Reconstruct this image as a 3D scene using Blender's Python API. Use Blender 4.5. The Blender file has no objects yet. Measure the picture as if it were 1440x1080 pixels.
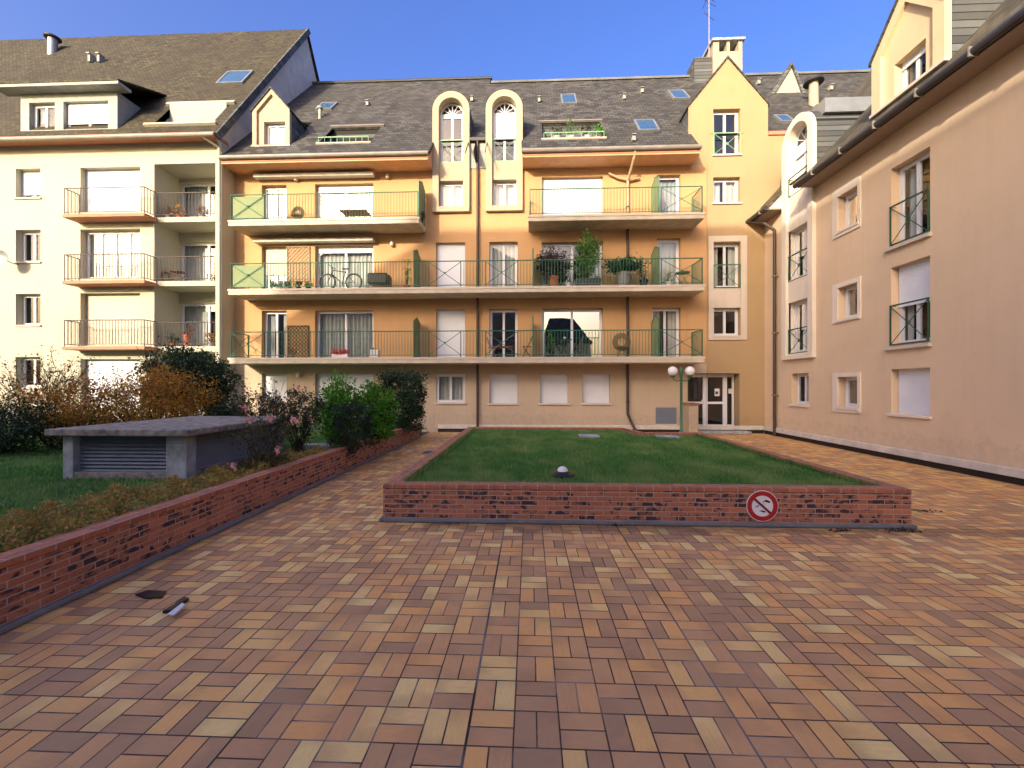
import bpy, bmesh, math, random
import numpy as np
from mathutils import Vector
random.seed(7); np.random.seed(7)
S = bpy.context.scene
col = S.collection
# ------------------------------------------------------------------ survey
F, H = 600.0, 1.85                      # focal length in photo pixels, eye height
YAW = math.atan(25/600); cs, sn = math.cos(YAW), math.sin(YAW)
YW, XW = 17.1, 9.18                     # planes of the main facade and of the right wing
def kx(x): u = (x-720)/F; return u*cs-sn, u*sn+cs
def fp(x, y, Y=YW):                     # point of a plane Y = const -> X, Z
    a, k = kx(x); t = Y/k; return t*a, H+t*(543-y)/F
def rp(x, y, X=XW):                     # point of a plane X = const -> Y, Z
    a, k = kx(x); t = X/a; return t*k, H+t*(543-y)/F
def gp(x, y, z=0):                      # point of a level plane
    a, k = kx(x); t = (H-z)*F/(y-543); return t*a, t*k
def slp(x, y, ye, ze, m):               # point of a roof rising away from the camera
    a, k = kx(x); v = (543-y)/F; t = (ze-m*ye-H)/(v-m*k); return t*a, t*k, H+t*v
def lin(c): c /= 255; return c/12.92 if c <= .04045 else ((c+.055)/1.055)**2.4
def C(r, g, b): return (lin(r), lin(g), lin(b), 1)
# ------------------------------------------------------------------ materials
def newmat(name):
    m = bpy.data.materials.new(name); m.use_nodes = True
    nt = m.node_tree; return m, nt, nt.nodes['Principled BSDF']
def nd(nt, t, **kw):
    n = nt.nodes.new(t)
    for k, v in kw.items(): setattr(n, k, v)
    return n
def mth(nt, op, a, b=None, c=None):
    n = nd(nt, 'ShaderNodeMath', operation=op)
    for i, v in enumerate((a, b, c)):
        if v is None: continue
        if isinstance(v, (int, float)): n.inputs[i].default_value = v
        else: nt.links.new(v, n.inputs[i])
    return n.outputs[0]
def mixc(nt, f, a, b, bt='MIX'):
    n = nd(nt, 'ShaderNodeMix', data_type='RGBA', blend_type=bt)
    for s, v in ((0, f), (6, a), (7, b)):
        if isinstance(v, (int, float)): n.inputs[s].default_value = v
        elif isinstance(v, tuple): n.inputs[s].default_value = v
        else: nt.links.new(v, n.inputs[s])
    return n.outputs[2]
def noise(nt, vec, scale, detail=3, rough=.55):
    n = nd(nt, 'ShaderNodeTexNoise'); n.inputs['Scale'].default_value = scale
    n.inputs['Detail'].default_value = detail; n.inputs['Roughness'].default_value = rough
    if vec is not None: nt.links.new(vec, n.inputs['Vector'])
    return n.outputs['Fac']
def ramp(nt, f, p0, p1, c0=(0,0,0,1), c1=(1,1,1,1)):
    n = nd(nt, 'ShaderNodeValToRGB'); e = n.color_ramp.elements
    e[0].position = p0; e[1].position = p1; e[0].color = c0; e[1].color = c1
    nt.links.new(f, n.inputs[0]); return n.outputs[0]
def pos(nt): return nd(nt, 'ShaderNodeNewGeometry').outputs['Position']
def bump(nt, b, h, dist=.01, st=.5):
    n = nd(nt, 'ShaderNodeBump'); n.inputs['Distance'].default_value = dist; n.inputs['Strength'].default_value = st
    nt.links.new(h, n.inputs['Height']); nt.links.new(n.outputs[0], b.inputs['Normal'])
def scalev(nt, v, s):
    n = nd(nt, 'ShaderNodeVectorMath', operation='MULTIPLY'); nt.links.new(v, n.inputs[0]); n.inputs[1].default_value = s
    return n.outputs[0]
def M(name, c, rough=.75, var=.15, sc=3, bmp=.0, bsc=60, metal=0, c2=None, spec=.5):
    m, nt, b = newmat(name); p = pos(nt)
    n = noise(nt, p, sc, 4)
    f = ramp(nt, n, .3, .7)
    d = c2 or tuple(x*(1-var) for x in c[:3])+(1,)
    u = tuple(min(1, x*(1+var*.5)) for x in c[:3])+(1,)
    cc = mixc(nt, f, d, u if not c2 else c)
    nt.links.new(cc, b.inputs['Base Color'])
    b.inputs['Roughness'].default_value = rough; b.inputs['Metallic'].default_value = metal
    b.inputs['Specular IOR Level'].default_value = spec
    if bmp: bump(nt, b, noise(nt, p, bsc, 4), bmp, .6)
    return m
def stucco(name, c, dirt=.25):
    m, nt, b = newmat(name); p = pos(nt)
    big = ramp(nt, noise(nt, p, .55, 5, .6), .35, .72)
    drip = ramp(nt, noise(nt, scalev(nt, p, (3.2, 3.2, .22)), 1.6, 5, .65), .48, .82)
    fine = noise(nt, p, 130, 3)
    dk = tuple(x*.82 for x in c[:3])+(1,)
    cc = mixc(nt, mth(nt, 'MULTIPLY', big, .6), c, dk)
    cc = mixc(nt, mth(nt, 'MULTIPLY', drip, dirt), cc, tuple(x*y for x, y in zip(c[:3], (.55, .53, .55)))+(1,))
    cc = mixc(nt, mth(nt, 'MULTIPLY', fine, .22), cc, tuple(x*.6 for x in c[:3])+(1,))
    nt.links.new(cc, b.inputs['Base Color']); b.inputs['Roughness'].default_value = .93
    b.inputs['Specular IOR Level'].default_value = .2
    z_ = nd(nt, 'ShaderNodeSeparateXYZ'); nt.links.new(p, z_.inputs[0])
    sp_ = mth(nt, 'MULTIPLY', mth(nt, 'LESS_THAN', z_.outputs[2], mth(nt, 'ADD', .25, mth(nt, 'MULTIPLY', noise(nt, p, 2.5, 6, .7), .9))), ramp(nt, noise(nt, p, 7, 5, .7), .35, .7))
    cc = mixc(nt, mth(nt, 'MULTIPLY', sp_, .3), cc, tuple(x*.5 for x in c[:3])+(1,))
    blot = ramp(nt, noise(nt, scalev(nt, p, (1, 1, .7)), 1.1, 7, .7), .58, .66)
    cc = mixc(nt, mth(nt, 'MULTIPLY', blot, .16), cc, tuple(x*.6 for x in c[:3])+(1,))
    nt.links.new(cc, b.inputs['Base Color'])
    bump(nt, b, noise(nt, p, 90, 4), .006, .7)
    return m
def sep(nt, v):
    n = nd(nt, 'ShaderNodeSeparateXYZ'); nt.links.new(v, n.inputs[0]); return n.outputs
def comb(nt, x, y, z=0):
    n = nd(nt, 'ShaderNodeCombineXYZ')
    for i, v in enumerate((x, y, z)):
        if isinstance(v, (int, float)): n.inputs[i].default_value = v
        else: nt.links.new(v, n.inputs[i])
    return n.outputs[0]
def bricktex(nt, vec, w, h, mortar, c1, c2, cm, off=.5):
    n = nd(nt, 'ShaderNodeTexBrick'); nt.links.new(vec, n.inputs['Vector'])
    n.offset = off; n.offset_frequency = 2; n.squash = 1
    for k, v in (('Scale', 1), ('Mortar Size', mortar), ('Mortar Smooth', .2), ('Bias', 0), ('Brick Width', w), ('Row Height', h)):
        n.inputs[k].default_value = v
    n.inputs['Color1'].default_value = c1; n.inputs['Color2'].default_value = c2; n.inputs['Mortar'].default_value = cm
    return n
def slate(name, c, axis='X', lich=.3, lc=C(120,115,75), w=.30, h=.17):
    m, nt, b = newmat(name); p = pos(nt); s = sep(nt, p)
    v = comb(nt, s[0] if axis == 'X' else s[1], s[2])
    bt = bricktex(nt, v, w, h, .011, (0,0,0,1), (1,1,1,1), (.5,.5,.5,1))
    big = noise(nt, p, .5, 6, .65)
    tl = mixc(nt, bt.outputs['Color'], tuple(x*.45 for x in c[:3])+(1,), tuple(x*1.9 for x in c[:3])+(1,))
    cc = mixc(nt, ramp(nt, big, .35, .75), tl, tuple(x*.75 for x in c[:3])+(1,))
    li = mth(nt, 'MULTIPLY', ramp(nt, noise(nt, p, 1.4, 8, .75), .46, .68), lich)
    cc = mixc(nt, li, cc, lc)
    sp = ramp(nt, noise(nt, p, 14, 5, .8), .66, .74)
    cc = mixc(nt, mth(nt, 'MULTIPLY', sp, lich), cc, C(120,116,96))
    cc = mixc(nt, bt.outputs['Fac'], cc, C(30,29,29))
    nt.links.new(cc, b.inputs['Base Color']); b.inputs['Roughness'].default_value = .8; b.inputs['Specular IOR Level'].default_value = .35
    hh = mth(nt, 'SUBTRACT', bt.outputs['Color'], mth(nt, 'MULTIPLY', bt.outputs['Fac'], 1.5))
    bump(nt, b, hh, .012, .6)
    return m
def brickmat(name, axis, vaxis='Z', w=.22, h=.0625, DK=1.0):
    m, nt, b = newmat(name); p = pos(nt); s = sep(nt, p)
    ax = {'X': s[0], 'Y': s[1], 'Z': s[2]}
    wob = mth(nt, 'MULTIPLY', noise(nt, p, 9, 2), .012)
    v = comb(nt, mth(nt, 'ADD', ax[axis], wob), mth(nt, 'ADD', ax[vaxis], mth(nt, 'MULTIPLY', wob, .5)))
    bt = bricktex(nt, v, w, h, .0065, (0,0,0,1), (1,1,1,1), (.5,.5,.5,1))
    f = bt.outputs['Color']
    red = mixc(nt, noise(nt, p, 35, 4), C(144,88,66), C(186,122,90))
    drk = mixc(nt, noise(nt, p, 28, 4), C(48,42,52), C(78,60,66))
    streak = ramp(nt, noise(nt, scalev(nt, p, (1, 1, 3)), 9, 5, .7), .47, .55)
    row = mth(nt, 'FLOOR', mth(nt, 'DIVIDE', ax[vaxis], h))
    burn = noise(nt, comb(nt, mth(nt, 'MULTIPLY', ax[axis], 1.0), mth(nt, 'MULTIPLY', row, 3.71), mth(nt, 'MULTIPLY', ax[vaxis], 1.5)), 8.5, 2, .5)
    fd = mth(nt, 'MULTIPLY', ramp(nt, mth(nt, 'ADD', burn, mth(nt, 'MULTIPLY', mth(nt, 'SUBTRACT', f, .5), .12)), .575, .605), DK)
    fd = mth(nt, 'MAXIMUM', fd, mth(nt, 'MULTIPLY', mth(nt, 'MULTIPLY', streak, ramp(nt, f, .70, .72)), DK*.7))
    cc = mixc(nt, fd, red, drk)
    cc = mixc(nt, ramp(nt, f, .10, .13), mixc(nt, .5, cc, C(196,126,98)), cc)
    cc = mixc(nt, bt.outputs['Fac'], cc, mixc(nt, noise(nt, p, 6, 3), C(144,124,114), C(196,174,160)))
    gr = mth(nt, 'MULTIPLY', ramp(nt, noise(nt, p, 2.2, 6, .7), .5, .8), .35)
    cc = mixc(nt, gr, cc, C(96,84,82))
    nt.links.new(cc, b.inputs['Base Color']); b.inputs['Roughness'].default_value = .85; b.inputs['Specular IOR Level'].default_value = .3
    hh = mth(nt, 'SUBTRACT', mth(nt, 'MULTIPLY', noise(nt, p, 90, 3), .3), bt.outputs['Fac'])
    bump(nt, b, hh, .008, .8)
    return m
def paver():
    m, nt, b = newmat('clay_pavers'); p = pos(nt); s = sep(nt, p); B = .246
    x = mth(nt, 'DIVIDE', mth(nt, 'ADD', s[0], 100*B+.085), B); y = mth(nt, 'DIVIDE', mth(nt, 'ADD', s[1], 100*B+.03), B)
    bx = mth(nt, 'FLOOR', x); by = mth(nt, 'FLOOR', y)
    fx = mth(nt, 'FRACT', x); fy = mth(nt, 'FRACT', y)
    par = mth(nt, 'MODULO', mth(nt, 'ADD', bx, by), 2)
    def sel(a, c): # par? a : c
        return mth(nt, 'ADD', mth(nt, 'MULTIPLY', par, a), mth(nt, 'MULTIPLY', mth(nt, 'SUBTRACT', 1, par), c))
    lon = sel(fy, fx); sho = sel(fx, fy)
    s2 = mth(nt, 'MULTIPLY', sho, 2); idx = mth(nt, 'FLOOR', s2); fs = mth(nt, 'FRACT', s2)
    dl = mth(nt, 'MULTIPLY', mth(nt, 'MINIMUM', lon, mth(nt, 'SUBTRACT', 1, lon)), B)
    ds = mth(nt, 'MULTIPLY', mth(nt, 'MINIMUM', fs, mth(nt, 'SUBTRACT', 1, fs)), B/2)
    jn = mth(nt, 'ADD', .0032, mth(nt, 'MULTIPLY', noise(nt, p, 5, 3), .002))
    dd = mth(nt, 'MINIMUM', dl, ds)
    joint = mth(nt, 'LESS_THAN', dd, jn)
    wn = nd(nt, 'ShaderNodeTexWhiteNoise', noise_dimensions='3D')
    nt.links.new(comb(nt, bx, by, mth(nt, 'ADD', idx, 5)), wn.inputs['Vector'])
    r = wn.outputs['Value']; rc = sep(nt, wn.outputs['Color'])
    cr = nd(nt, 'ShaderNodeValToRGB'); cr.color_ramp.interpolation = 'LINEAR'
    stops = [(0, C(178,140,98)), (.25, C(202,156,106)), (.5, C(226,172,108)), (.68, C(246,182,102)), (.85, C(248,202,120)), (1, C(255,222,140))]
    e = cr.color_ramp.elements
    e[0].position, e[0].color = stops[0]; e[1].position, e[1].color = stops[-1]
    for q, c in stops[1:-1]: el = e.new(q); el.color = c
    nt.links.new(r, cr.inputs[0])
    # kiln shading runs along every tile
    sh = mth(nt, 'MULTIPLY', mth(nt, 'SUBTRACT', noise(nt, scalev(nt, p, (1, 1, 1)), 7, 3), .5), 1.0)
    flame = ramp(nt, mth(nt, 'ADD', mth(nt, 'ABSOLUTE', mth(nt, 'SUBTRACT', lon, rc[1])), sh), .25, .8)
    cc = mixc(nt, mth(nt, 'MULTIPLY', flame, .38), cr.outputs[0], C(164,122,82))
    glow = ramp(nt, mth(nt, 'ADD', noise(nt, p, 5.5, 2), mth(nt, 'MULTIPLY', mth(nt, 'SUBTRACT', rc[2], .5), .5)), .55, .75)
    cc = mixc(nt, mth(nt, 'MULTIPLY', glow, .28), cc, C(238,172,112))
    rib = noise(nt, comb(nt, mth(nt, 'MULTIPLY', lon, 1.5), mth(nt, 'MULTIPLY', fs, 9), mth(nt, 'MULTIPLY', r, 40)), 2.2, 3)
    cc = mixc(nt, mth(nt, 'MULTIPLY', ramp(nt, rib, .4, .75), .16), cc, C(110,84,70))
    cc = mixc(nt, mth(nt, 'MULTIPLY', noise(nt, p, 160, 3), .25), cc, C(120,94,84))
    # settled dirt
    gr = ramp(nt, noise(nt, p, .7, 6, .65), .48, .78)
    cc = mixc(nt, mth(nt, 'MULTIPLY', gr, .22), cc, C(150,120,96))
    # moss and washed-down dirt along the foot of the planter
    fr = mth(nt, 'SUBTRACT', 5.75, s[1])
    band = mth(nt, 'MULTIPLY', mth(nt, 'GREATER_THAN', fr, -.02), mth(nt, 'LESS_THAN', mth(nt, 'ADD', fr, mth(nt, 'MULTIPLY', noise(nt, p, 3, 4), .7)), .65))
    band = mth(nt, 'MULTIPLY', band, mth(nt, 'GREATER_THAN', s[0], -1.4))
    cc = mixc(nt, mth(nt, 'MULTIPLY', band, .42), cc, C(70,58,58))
    # a few silted pale joints, the rest dark
    pale = ramp(nt, noise(nt, p, 1.1, 4, .7), .50, .60)
    cc = mixc(nt, joint, cc, mixc(nt, pale, C(56,42,38), C(150,132,118)))
    # movement joints
    wide = None
    for X0 in (-3.115, -1.639, -.163, 1.313, 2.789, 4.265, 5.741, 7.217):
        X0 = X0-.162 if X0 else X0
    for X0, w in ((-1.561, .006), (-.331, .0075), (1.145, .006), (2.867, .005), (4.589, .005), (6.311, .005)):
        q = mth(nt, 'LESS_THAN', mth(nt, 'ABSOLUTE', mth(nt, 'SUBTRACT', s[0], X0)), w)
        wide = q if wide is None else mth(nt, 'MAXIMUM', wide, q)
    for Y0 in (1.938, 6.12, 10.3):
        wide = mth(nt, 'MAXIMUM', wide, mth(nt, 'LESS_THAN', mth(nt, 'ABSOLUTE', mth(nt, 'SUBTRACT', s[1], Y0)), .005))
    cc = mixc(nt, wide, cc, mixc(nt, ramp(nt, noise(nt, p, 1.3, 2), .45, .55), C(24,20,20), C(120,112,108)))
    nt.links.new(cc, b.inputs['Base Color'])
    rr = mth(nt, 'ADD', .44, mth(nt, 'MULTIPLY', rc[0], .22)); rr = mth(nt, 'ADD', rr, mth(nt, 'MULTIPLY', gr, .15))
    nt.links.new(rr, b.inputs['Roughness']); b.inputs['Specular IOR Level'].default_value = .45
    edge = mth(nt, 'MINIMUM', mth(nt, 'DIVIDE', dd, .007), 1)
    tilt = mth(nt, 'MULTIPLY', mth(nt, 'MULTIPLY', mth(nt, 'SUBTRACT', rc[2], .5), lon), .5)
    hh = mth(nt, 'ADD', mth(nt, 'ADD', edge, tilt), mth(nt, 'MULTIPLY', noise(nt, p, 120, 3), .18))
    bump(nt, b, hh, .005, .7)
    return m
LG = 1.75
def leafmat(name, cols, trans=.35, rough=.5, patch=None):
    m, nt, b = newmat(name); cols = [tuple(min(.8, x*LG) for x in c[:3])+(1,) for c in cols]
    g = nd(nt, 'ShaderNodeNewGeometry').outputs['Random Per Island']
    cr = nd(nt, 'ShaderNodeValToRGB'); e = cr.color_ramp.elements; n = len(cols)
    e[0].color = cols[0]; e[1].color = cols[-1]
    for i in range(1, n-1): el = e.new(i/(n-1)); el.color = cols[i]
    nt.links.new(g, cr.inputs[0])
    co_ = cr.outputs[0]
    if patch: co_ = mixc(nt, mth(nt, 'MULTIPLY', ramp(nt, noise(nt, scalev(nt, pos(nt), (1.2, .8, 1)), 1.3, 5, .6), .42, .68), .8), co_, patch)
    nt.links.new(co_, b.inputs['Base Color']); b.inputs['Roughness'].default_value = rough
    b.inputs['Specular IOR Level'].default_value = .3
    t = nd(nt, 'ShaderNodeBsdfTranslucent'); nt.links.new(co_, t.inputs[0])
    mx = nd(nt, 'ShaderNodeMixShader'); mx.inputs[0].default_value = trans
    nt.links.new(b.outputs[0], mx.inputs[1]); nt.links.new(t.outputs[0], mx.inputs[2])
    nt.links.new(mx.outputs[0], nt.nodes['Material Output'].inputs[0])
    return m
def glassmat(name, refl=.12, tint=(.9,.95,.95,1)):
    m, nt, b = newmat(name)
    g = nd(nt, 'ShaderNodeBsdfGlossy'); g.inputs['Roughness'].default_value = .01
    t = nd(nt, 'ShaderNodeBsdfTransparent'); t.inputs[0].default_value = tint
    fr = nd(nt, 'ShaderNodeLayerWeight'); fr.inputs['Blend'].default_value = .18
    f = mth(nt, 'MINIMUM', 1.0, mth(nt, 'ADD', refl, fr.outputs['Fresnel']))
    w = nd(nt, 'ShaderNodeBump'); w.inputs['Distance'].default_value = .004; w.inputs['Strength'].default_value = .25
    nt.links.new(noise(nt, pos(nt), 1.7, 1), w.inputs['Height']); nt.links.new(w.outputs[0], g.inputs['Normal'])
    mx = nd(nt, 'ShaderNodeMixShader'); nt.links.new(f, mx.inputs[0])
    nt.links.new(t.outputs[0], mx.inputs[1]); nt.links.new(g.outputs[0], mx.inputs[2])
    nt.links.new(mx.outputs[0], nt.nodes['Material Output'].inputs[0])
    return m
m_orange = stucco('orange_render', (.56,.34,.165,1), .18)
m_beige = stucco('beige_ground_render', (.54,.44,.32,1), .2)
m_yellow = stucco('yellow_render', (.43,.305,.17,1), .1)
m_cream = stucco('cream_surround', (.48,.40,.28,1), .15)
m_wing = stucco('pinkish_render', (.74,.575,.39,1), .15)
m_palew = stucco('white_surround', (.80,.72,.60,1), .25)
m_creamw = stucco('warm_cream_surround', (.68,.54,.34,1), .12)
m_pale = stucco('pale_surround', (.62,.55,.46,1), .25)
m_ivory = stucco('ivory_render', (.50,.48,.375,1), .12)
m_back = stucco('beige_render', C(226,216,198), .1)
m_soffit = M('painted_soffit', C(206,160,120), .8, .12)
m_soffitg = M('greyish_soffit', C(150,134,120), .8, .1)
m_salmon = M('salmon_paint', C(182,124,98), .8, .12)
m_band = M('white_plinth_paint', C(205,200,188), .7, .18, 4, .003)
m_black = M('black_membrane', C(26,24,26), .6, .2)
m_slate = slate('slate_roof', C(66,66,64), 'X', .3, C(84,80,66))
m_slatew = slate('mossy_slate_roof', C(84,79,64), 'Y', .5, C(104,98,72))
m_sltile = slate('neighbour_slate_roof', C(62,58,42), 'X', .5, C(84,78,52), .2, .11)
m_sldark = slate('slate_cladding', C(84,88,90), 'Y', .12)
m_zinc = M('zinc_sheet', C(150,156,158), .45, .15, 2, .0, 60, .5)
m_zincd = M('dull_grey_cladding', C(150,152,146), .7, .15, 4)
m_gutter = M('dark_gutter', C(62,60,62), .45, .2, 3, 0, 60, .3)
m_gutl = M('pale_gutter', C(140,134,124), .5, .2, 3, 0, 60, .2)
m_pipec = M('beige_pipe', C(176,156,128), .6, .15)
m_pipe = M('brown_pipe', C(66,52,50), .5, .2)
m_white = M('white_upvc', C(218,221,226), .4, .05)
m_shut = M('white_shutter', C(226,231,238), .5, .06, 2)
m_shutc = M('cream_shutter', C(190,182,160), .5, .08, 2)
m_curt = M('white_curtain', C(190,188,184), .9, .1, 3)
m_curtg = M('grey_net_curtain', C(160,160,158), .9, .2, 5)
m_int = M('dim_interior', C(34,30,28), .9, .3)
m_wood = M('brown_wood', C(110,62,40), .6, .25, 8)
m_glass = glassmat('window_glass', .10)
m_glassd = glassmat('shaded_window_glass', .03)
m_mirr = glassmat('reflective_glass', .42, (.5,.6,.65,1))
m_green = M('green_rail_paint', C(48,108,80), .4, .12, 4)
m_greend = M('deep_green_rail_paint', C(34,78,60), .4, .12, 4)
m_greenlit = M('sunlit_green_rail_paint', C(130,176,136), .45, .1, 4)  # the rail green again, with sunlight put into the colour
m_brownrail = M('taupe_rail_paint', C(84,78,76), .5, .15)
m_slab = M('balcony_concrete', C(196,186,164), .85, .2, 2.5, .003)
m_under = M('slab_underside', C(150,136,112), .9, .2)
m_screen = M('frosted_panel', C(128,142,104), .9, .08)
m_conc = M('weathered_concrete', C(176,182,186), .9, .3, 5, .006, 40, c2=C(118,124,128))
m_concl = M('lichen_concrete', C(160,154,142), .95, .4, 9, .008, 50, c2=C(92,90,86))
m_louv = M('grey_louvre', C(116,126,142), .5, .12)
m_drain = M('drain_cover', C(98,102,106), .7, .3, 9, .004)
m_kerb = M('kerb_mortar', C(112,116,120), .9, .25, 6, .004)
m_bark = M('bark', C(70,56,46), .95, .4, 14, .01, 40)
m_terra = M('terracotta', C(160,92,66), .85, .2, 8)
m_pot = M('grey_pot', C(132,130,130), .7, .2, 5)
m_potw = M('white_pot', C(214,210,205), .6, .1)
m_bk = M('black_plastic', C(24,24,26), .4, .2)
m_metal = M('brushed_metal', C(150,150,152), .35, .1, 5, 0, 60, .8)
m_wicker = M('wicker', C(120,96,66), .8, .35, 40)
m_red = M('sign_red', C(168,28,40), .4, .05)
m_signw = M('sign_white', C(228,228,230), .4, .04)
m_signb = M('sign_blue', C(120,160,190), .4, .05)
m_soil = M('garden_soil', C(60,50,40), .95, .4, 6, .02, 20)
m_globe = M('opal_globe', C(232,230,226), .15, .03)
m_chim = stucco('chimney_render', (.40,.36,.28,1), .7)
m_bx, m_by = brickmat('brick_along_x', 'X'), brickmat('brick_along_y', 'Y')
m_cx, m_cy = brickmat('coping_along_x', 'X', 'Y', .22, .11, .25), brickmat('coping_along_y', 'Y', 'X', .22, .11, .25)
m_pav = paver()
g_lawn = leafmat('grass_blades', [C(48,90,40), C(62,110,48), C(76,124,54), C(84,112,60), C(34,66,36)], .3, .6, (.30,.40,.13,1))
g_ever = leafmat('dark_evergreen_leaves', [C(20,36,24), C(30,50,30), C(38,60,38), C(24,42,30)], .2, .45)
g_green = leafmat('fresh_green_leaves', [C(44,88,24), C(66,116,30), C(82,130,38), C(52,96,30)], .4)
g_aut = leafmat('autumn_leaves', [C(120,66,30), C(160,104,36), C(84,84,36), C(184,134,44), C(70,80,38), C(140,76,38)], .35)
g_ivy = leafmat('ground_cover_leaves', [C(90,104,48), C(130,118,60), C(150,106,60), C(74,98,46), C(168,134,72)], .3)
g_rose = leafmat('rose_leaves', [C(40,50,32), C(54,62,38), C(66,60,40), C(36,48,34)], .3)
g_bamb = leafmat('bamboo_leaves', [C(62,92,44), C(84,112,54), C(52,78,42)], .4)
g_dry = leafmat('dry_twig_leaves', [C(96,70,54), C(74,60,50), C(120,84,56)], .3)
g_pink = leafmat('pink_petals', [C(206,120,118), C(222,150,140), C(190,96,100)], .3)
g_redf = leafmat('red_petals', [C(176,30,44), C(200,52,60), C(150,24,40)], .2)
g_purp = leafmat('purple_leaves', [C(44,34,38), C(60,44,46), C(36,40,34)], .2)
# ------------------------------------------------------------------ mesh helpers
def T0(a, d, z): return (a, d, z)
def TM(a, d, z): return (a, YW-d, z)                     # main facade: d points at the camera side
def TW(a, d, z): return (XW-d, a, z)                     # right wing
YN = 16.4
def TN(a, d, z): return (a, YN-d, z)                     # ivory neighbour
class MB:
    def __init__(s, T=T0): s.v = []; s.f = []; s.T = T
    def p(s, a, d, z): s.v.append(s.T(a, d, z)); return len(s.v)-1
    def poly(s, pts): s.f.append([s.p(*q) for q in pts]); return s
    def box(s, a0, a1, d0, d1, z0, z1):
        i = [s.p(a, d, z) for z in (z0, z1) for d in (d0, d1) for a in (a0, a1)]
        for q in ((0,1,3,2), (4,6,7,5), (0,4,5,1), (2,3,7,6), (0,2,6,4), (1,5,7,3)): s.f.append([i[k] for k in q])
        return s
    def prism(s, pts, d0, d1):                           # outline in (a,z) swept along d
        n = len(pts); A = [s.p(a, d0, z) for a, z in pts]; B = [s.p(a, d1, z) for a, z in pts]
        s.f.append(A[::-1]); s.f.append(B)
        for i in range(n): j = (i+1) % n; s.f.append([A[i], A[j], B[j], B[i]])
        return s
    def hprism(s, pts, z0, z1):
        n = len(pts); A = [s.p(a, d, z0) for a, d in pts]; B = [s.p(a, d, z1) for a, d in pts]
        s.f.append(A[::-1]); s.f.append(B)
        for i in range(n): j = (i+1) % n; s.f.append([A[i], A[j], B[j], B[i]])
        return s
    def tube(s, p, q, r, n=6, r2=None):
        p, q = Vector(s.T(*p)), Vector(s.T(*q)); r2 = r if r2 is None else r2
        d = (q-p); 
        if d.length < 1e-6: return s
        d.normalize(); u = d.orthogonal().normalized(); w = d.cross(u)
        A = []; B = []
        for i in range(n):
            t = 2*math.pi*i/n; o = u*math.cos(t)+w*math.sin(t)
            s.v.append(tuple(p+o*r)); A.append(len(s.v)-1); s.v.append(tuple(q+o*r2)); B.append(len(s.v)-1)
        for i in range(n): j = (i+1) % n; s.f.append([A[i], A[j], B[j], B[i]])
        s.f.append(A[::-1]); s.f.append(B); return s
    def path(s, pts, r, n=6):
        for a, b in zip(pts, pts[1:]): s.tube(a, b, r, n)
        return s
    def lathe(s, c, prof, n=20):
        rings = []
        for r, z in prof:
            rings.append([s.p(c[0]+r*math.cos(2*math.pi*i/n), c[1]+r*math.sin(2*math.pi*i/n), c[2]+z) for i in range(n)])
        for A, B in zip(rings, rings[1:]):
            for i in range(n): j = (i+1) % n; s.f.append([A[i], A[j], B[j], B[i]])
        s.f.append(rings[0][::-1]); s.f.append(rings[-1]); return s
    def torus(s, c, R, r, ax='d', n=28, k=6):            # ring in the (a,z) plane
        rings = []
        for i in range(n):
            t = 2*math.pi*i/n; ring = []
            for j in range(k):
                w = 2*math.pi*j/k; rr = R+r*math.cos(w)
                ring.append(s.p(c[0]+rr*math.cos(t), c[1]+r*math.sin(w), c[2]+rr*math.sin(t)))
            rings.append(ring)
        for i in range(n):
            A, B = rings[i], rings[(i+1) % n]
            for j in range(k): l = (j+1) % k; s.f.append([A[j], A[l], B[l], B[j]])
        return s
    def holes(s, a0, a1, z0, z1, hs, depth, clip=None):  # wall sheet at d=0 with real openings and reveals
        A = sorted({a0, a1, *[min(max(h[i], a0), a1) for h in hs for i in (0, 1)]})
        Z = sorted({z0, z1, *[min(max(h[i], z0), z1) for h in hs for i in (2, 3)]})
        for i in range(len(A)-1):
            for j in range(len(Z)-1):
                ca, cz = (A[i]+A[i+1])/2, (Z[j]+Z[j+1])/2
                if any(h[0] < ca < h[1] and h[2] < cz < h[3] for h in hs): continue
                s.poly([(A[i],0,Z[j]), (A[i+1],0,Z[j]), (A[i+1],0,Z[j+1]), (A[i],0,Z[j+1])])
        for h in hs:
            if depth:
                b0, b1, y0, y1 = h[:4]; D = -(h[4] if len(h) > 4 else depth)
                c0, c1, w0, w1 = max(b0, a0), min(b1, a1), max(y0, z0), min(y1, z1)
                if b0 >= a0: s.poly([(b0,0,w0), (b0,D,w0), (b0,D,w1), (b0,0,w1)])
                if b1 <= a1: s.poly([(b1,0,w0), (b1,0,w1), (b1,D,w1), (b1,D,w0)])
                if y1 < z1-1e-4: s.poly([(c0,0,y1), (c0,D,y1), (c1,D,y1), (c1,0,y1)])
                if y0 > z0-1e-4: s.poly([(c0,0,y0), (c1,0,y0), (c1,D,y0), (c0,D,y0)])
        return s
    def build(s, name, mat, parent=None, smooth=False, bevel=0):
        me = bpy.data.meshes.new(name); me.from_pydata(s.v, [], s.f)
        bm = bmesh.new(); bm.from_mesh(me)
        bmesh.ops.recalc_face_normals(bm, faces=bm.faces); bm.to_mesh(me); bm.free()
        me.materials.append(mat)
        if smooth:
            for p in me.polygons: p.use_smooth = True
            try: me.set_sharp_from_angle(angle=math.radians(40))
            except Exception: pass
        o = bpy.data.objects.new(name, me); col.objects.link(o)
        if parent is not None:
            o.parent = parent; o.matrix_parent_inverse = parent.matrix_world.inverted()
        if bevel:
            bv = o.modifiers.new('bevel', 'BEVEL'); bv.width = bevel; bv.segments = 2; bv.limit_method = 'ANGLE'
        return o
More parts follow.
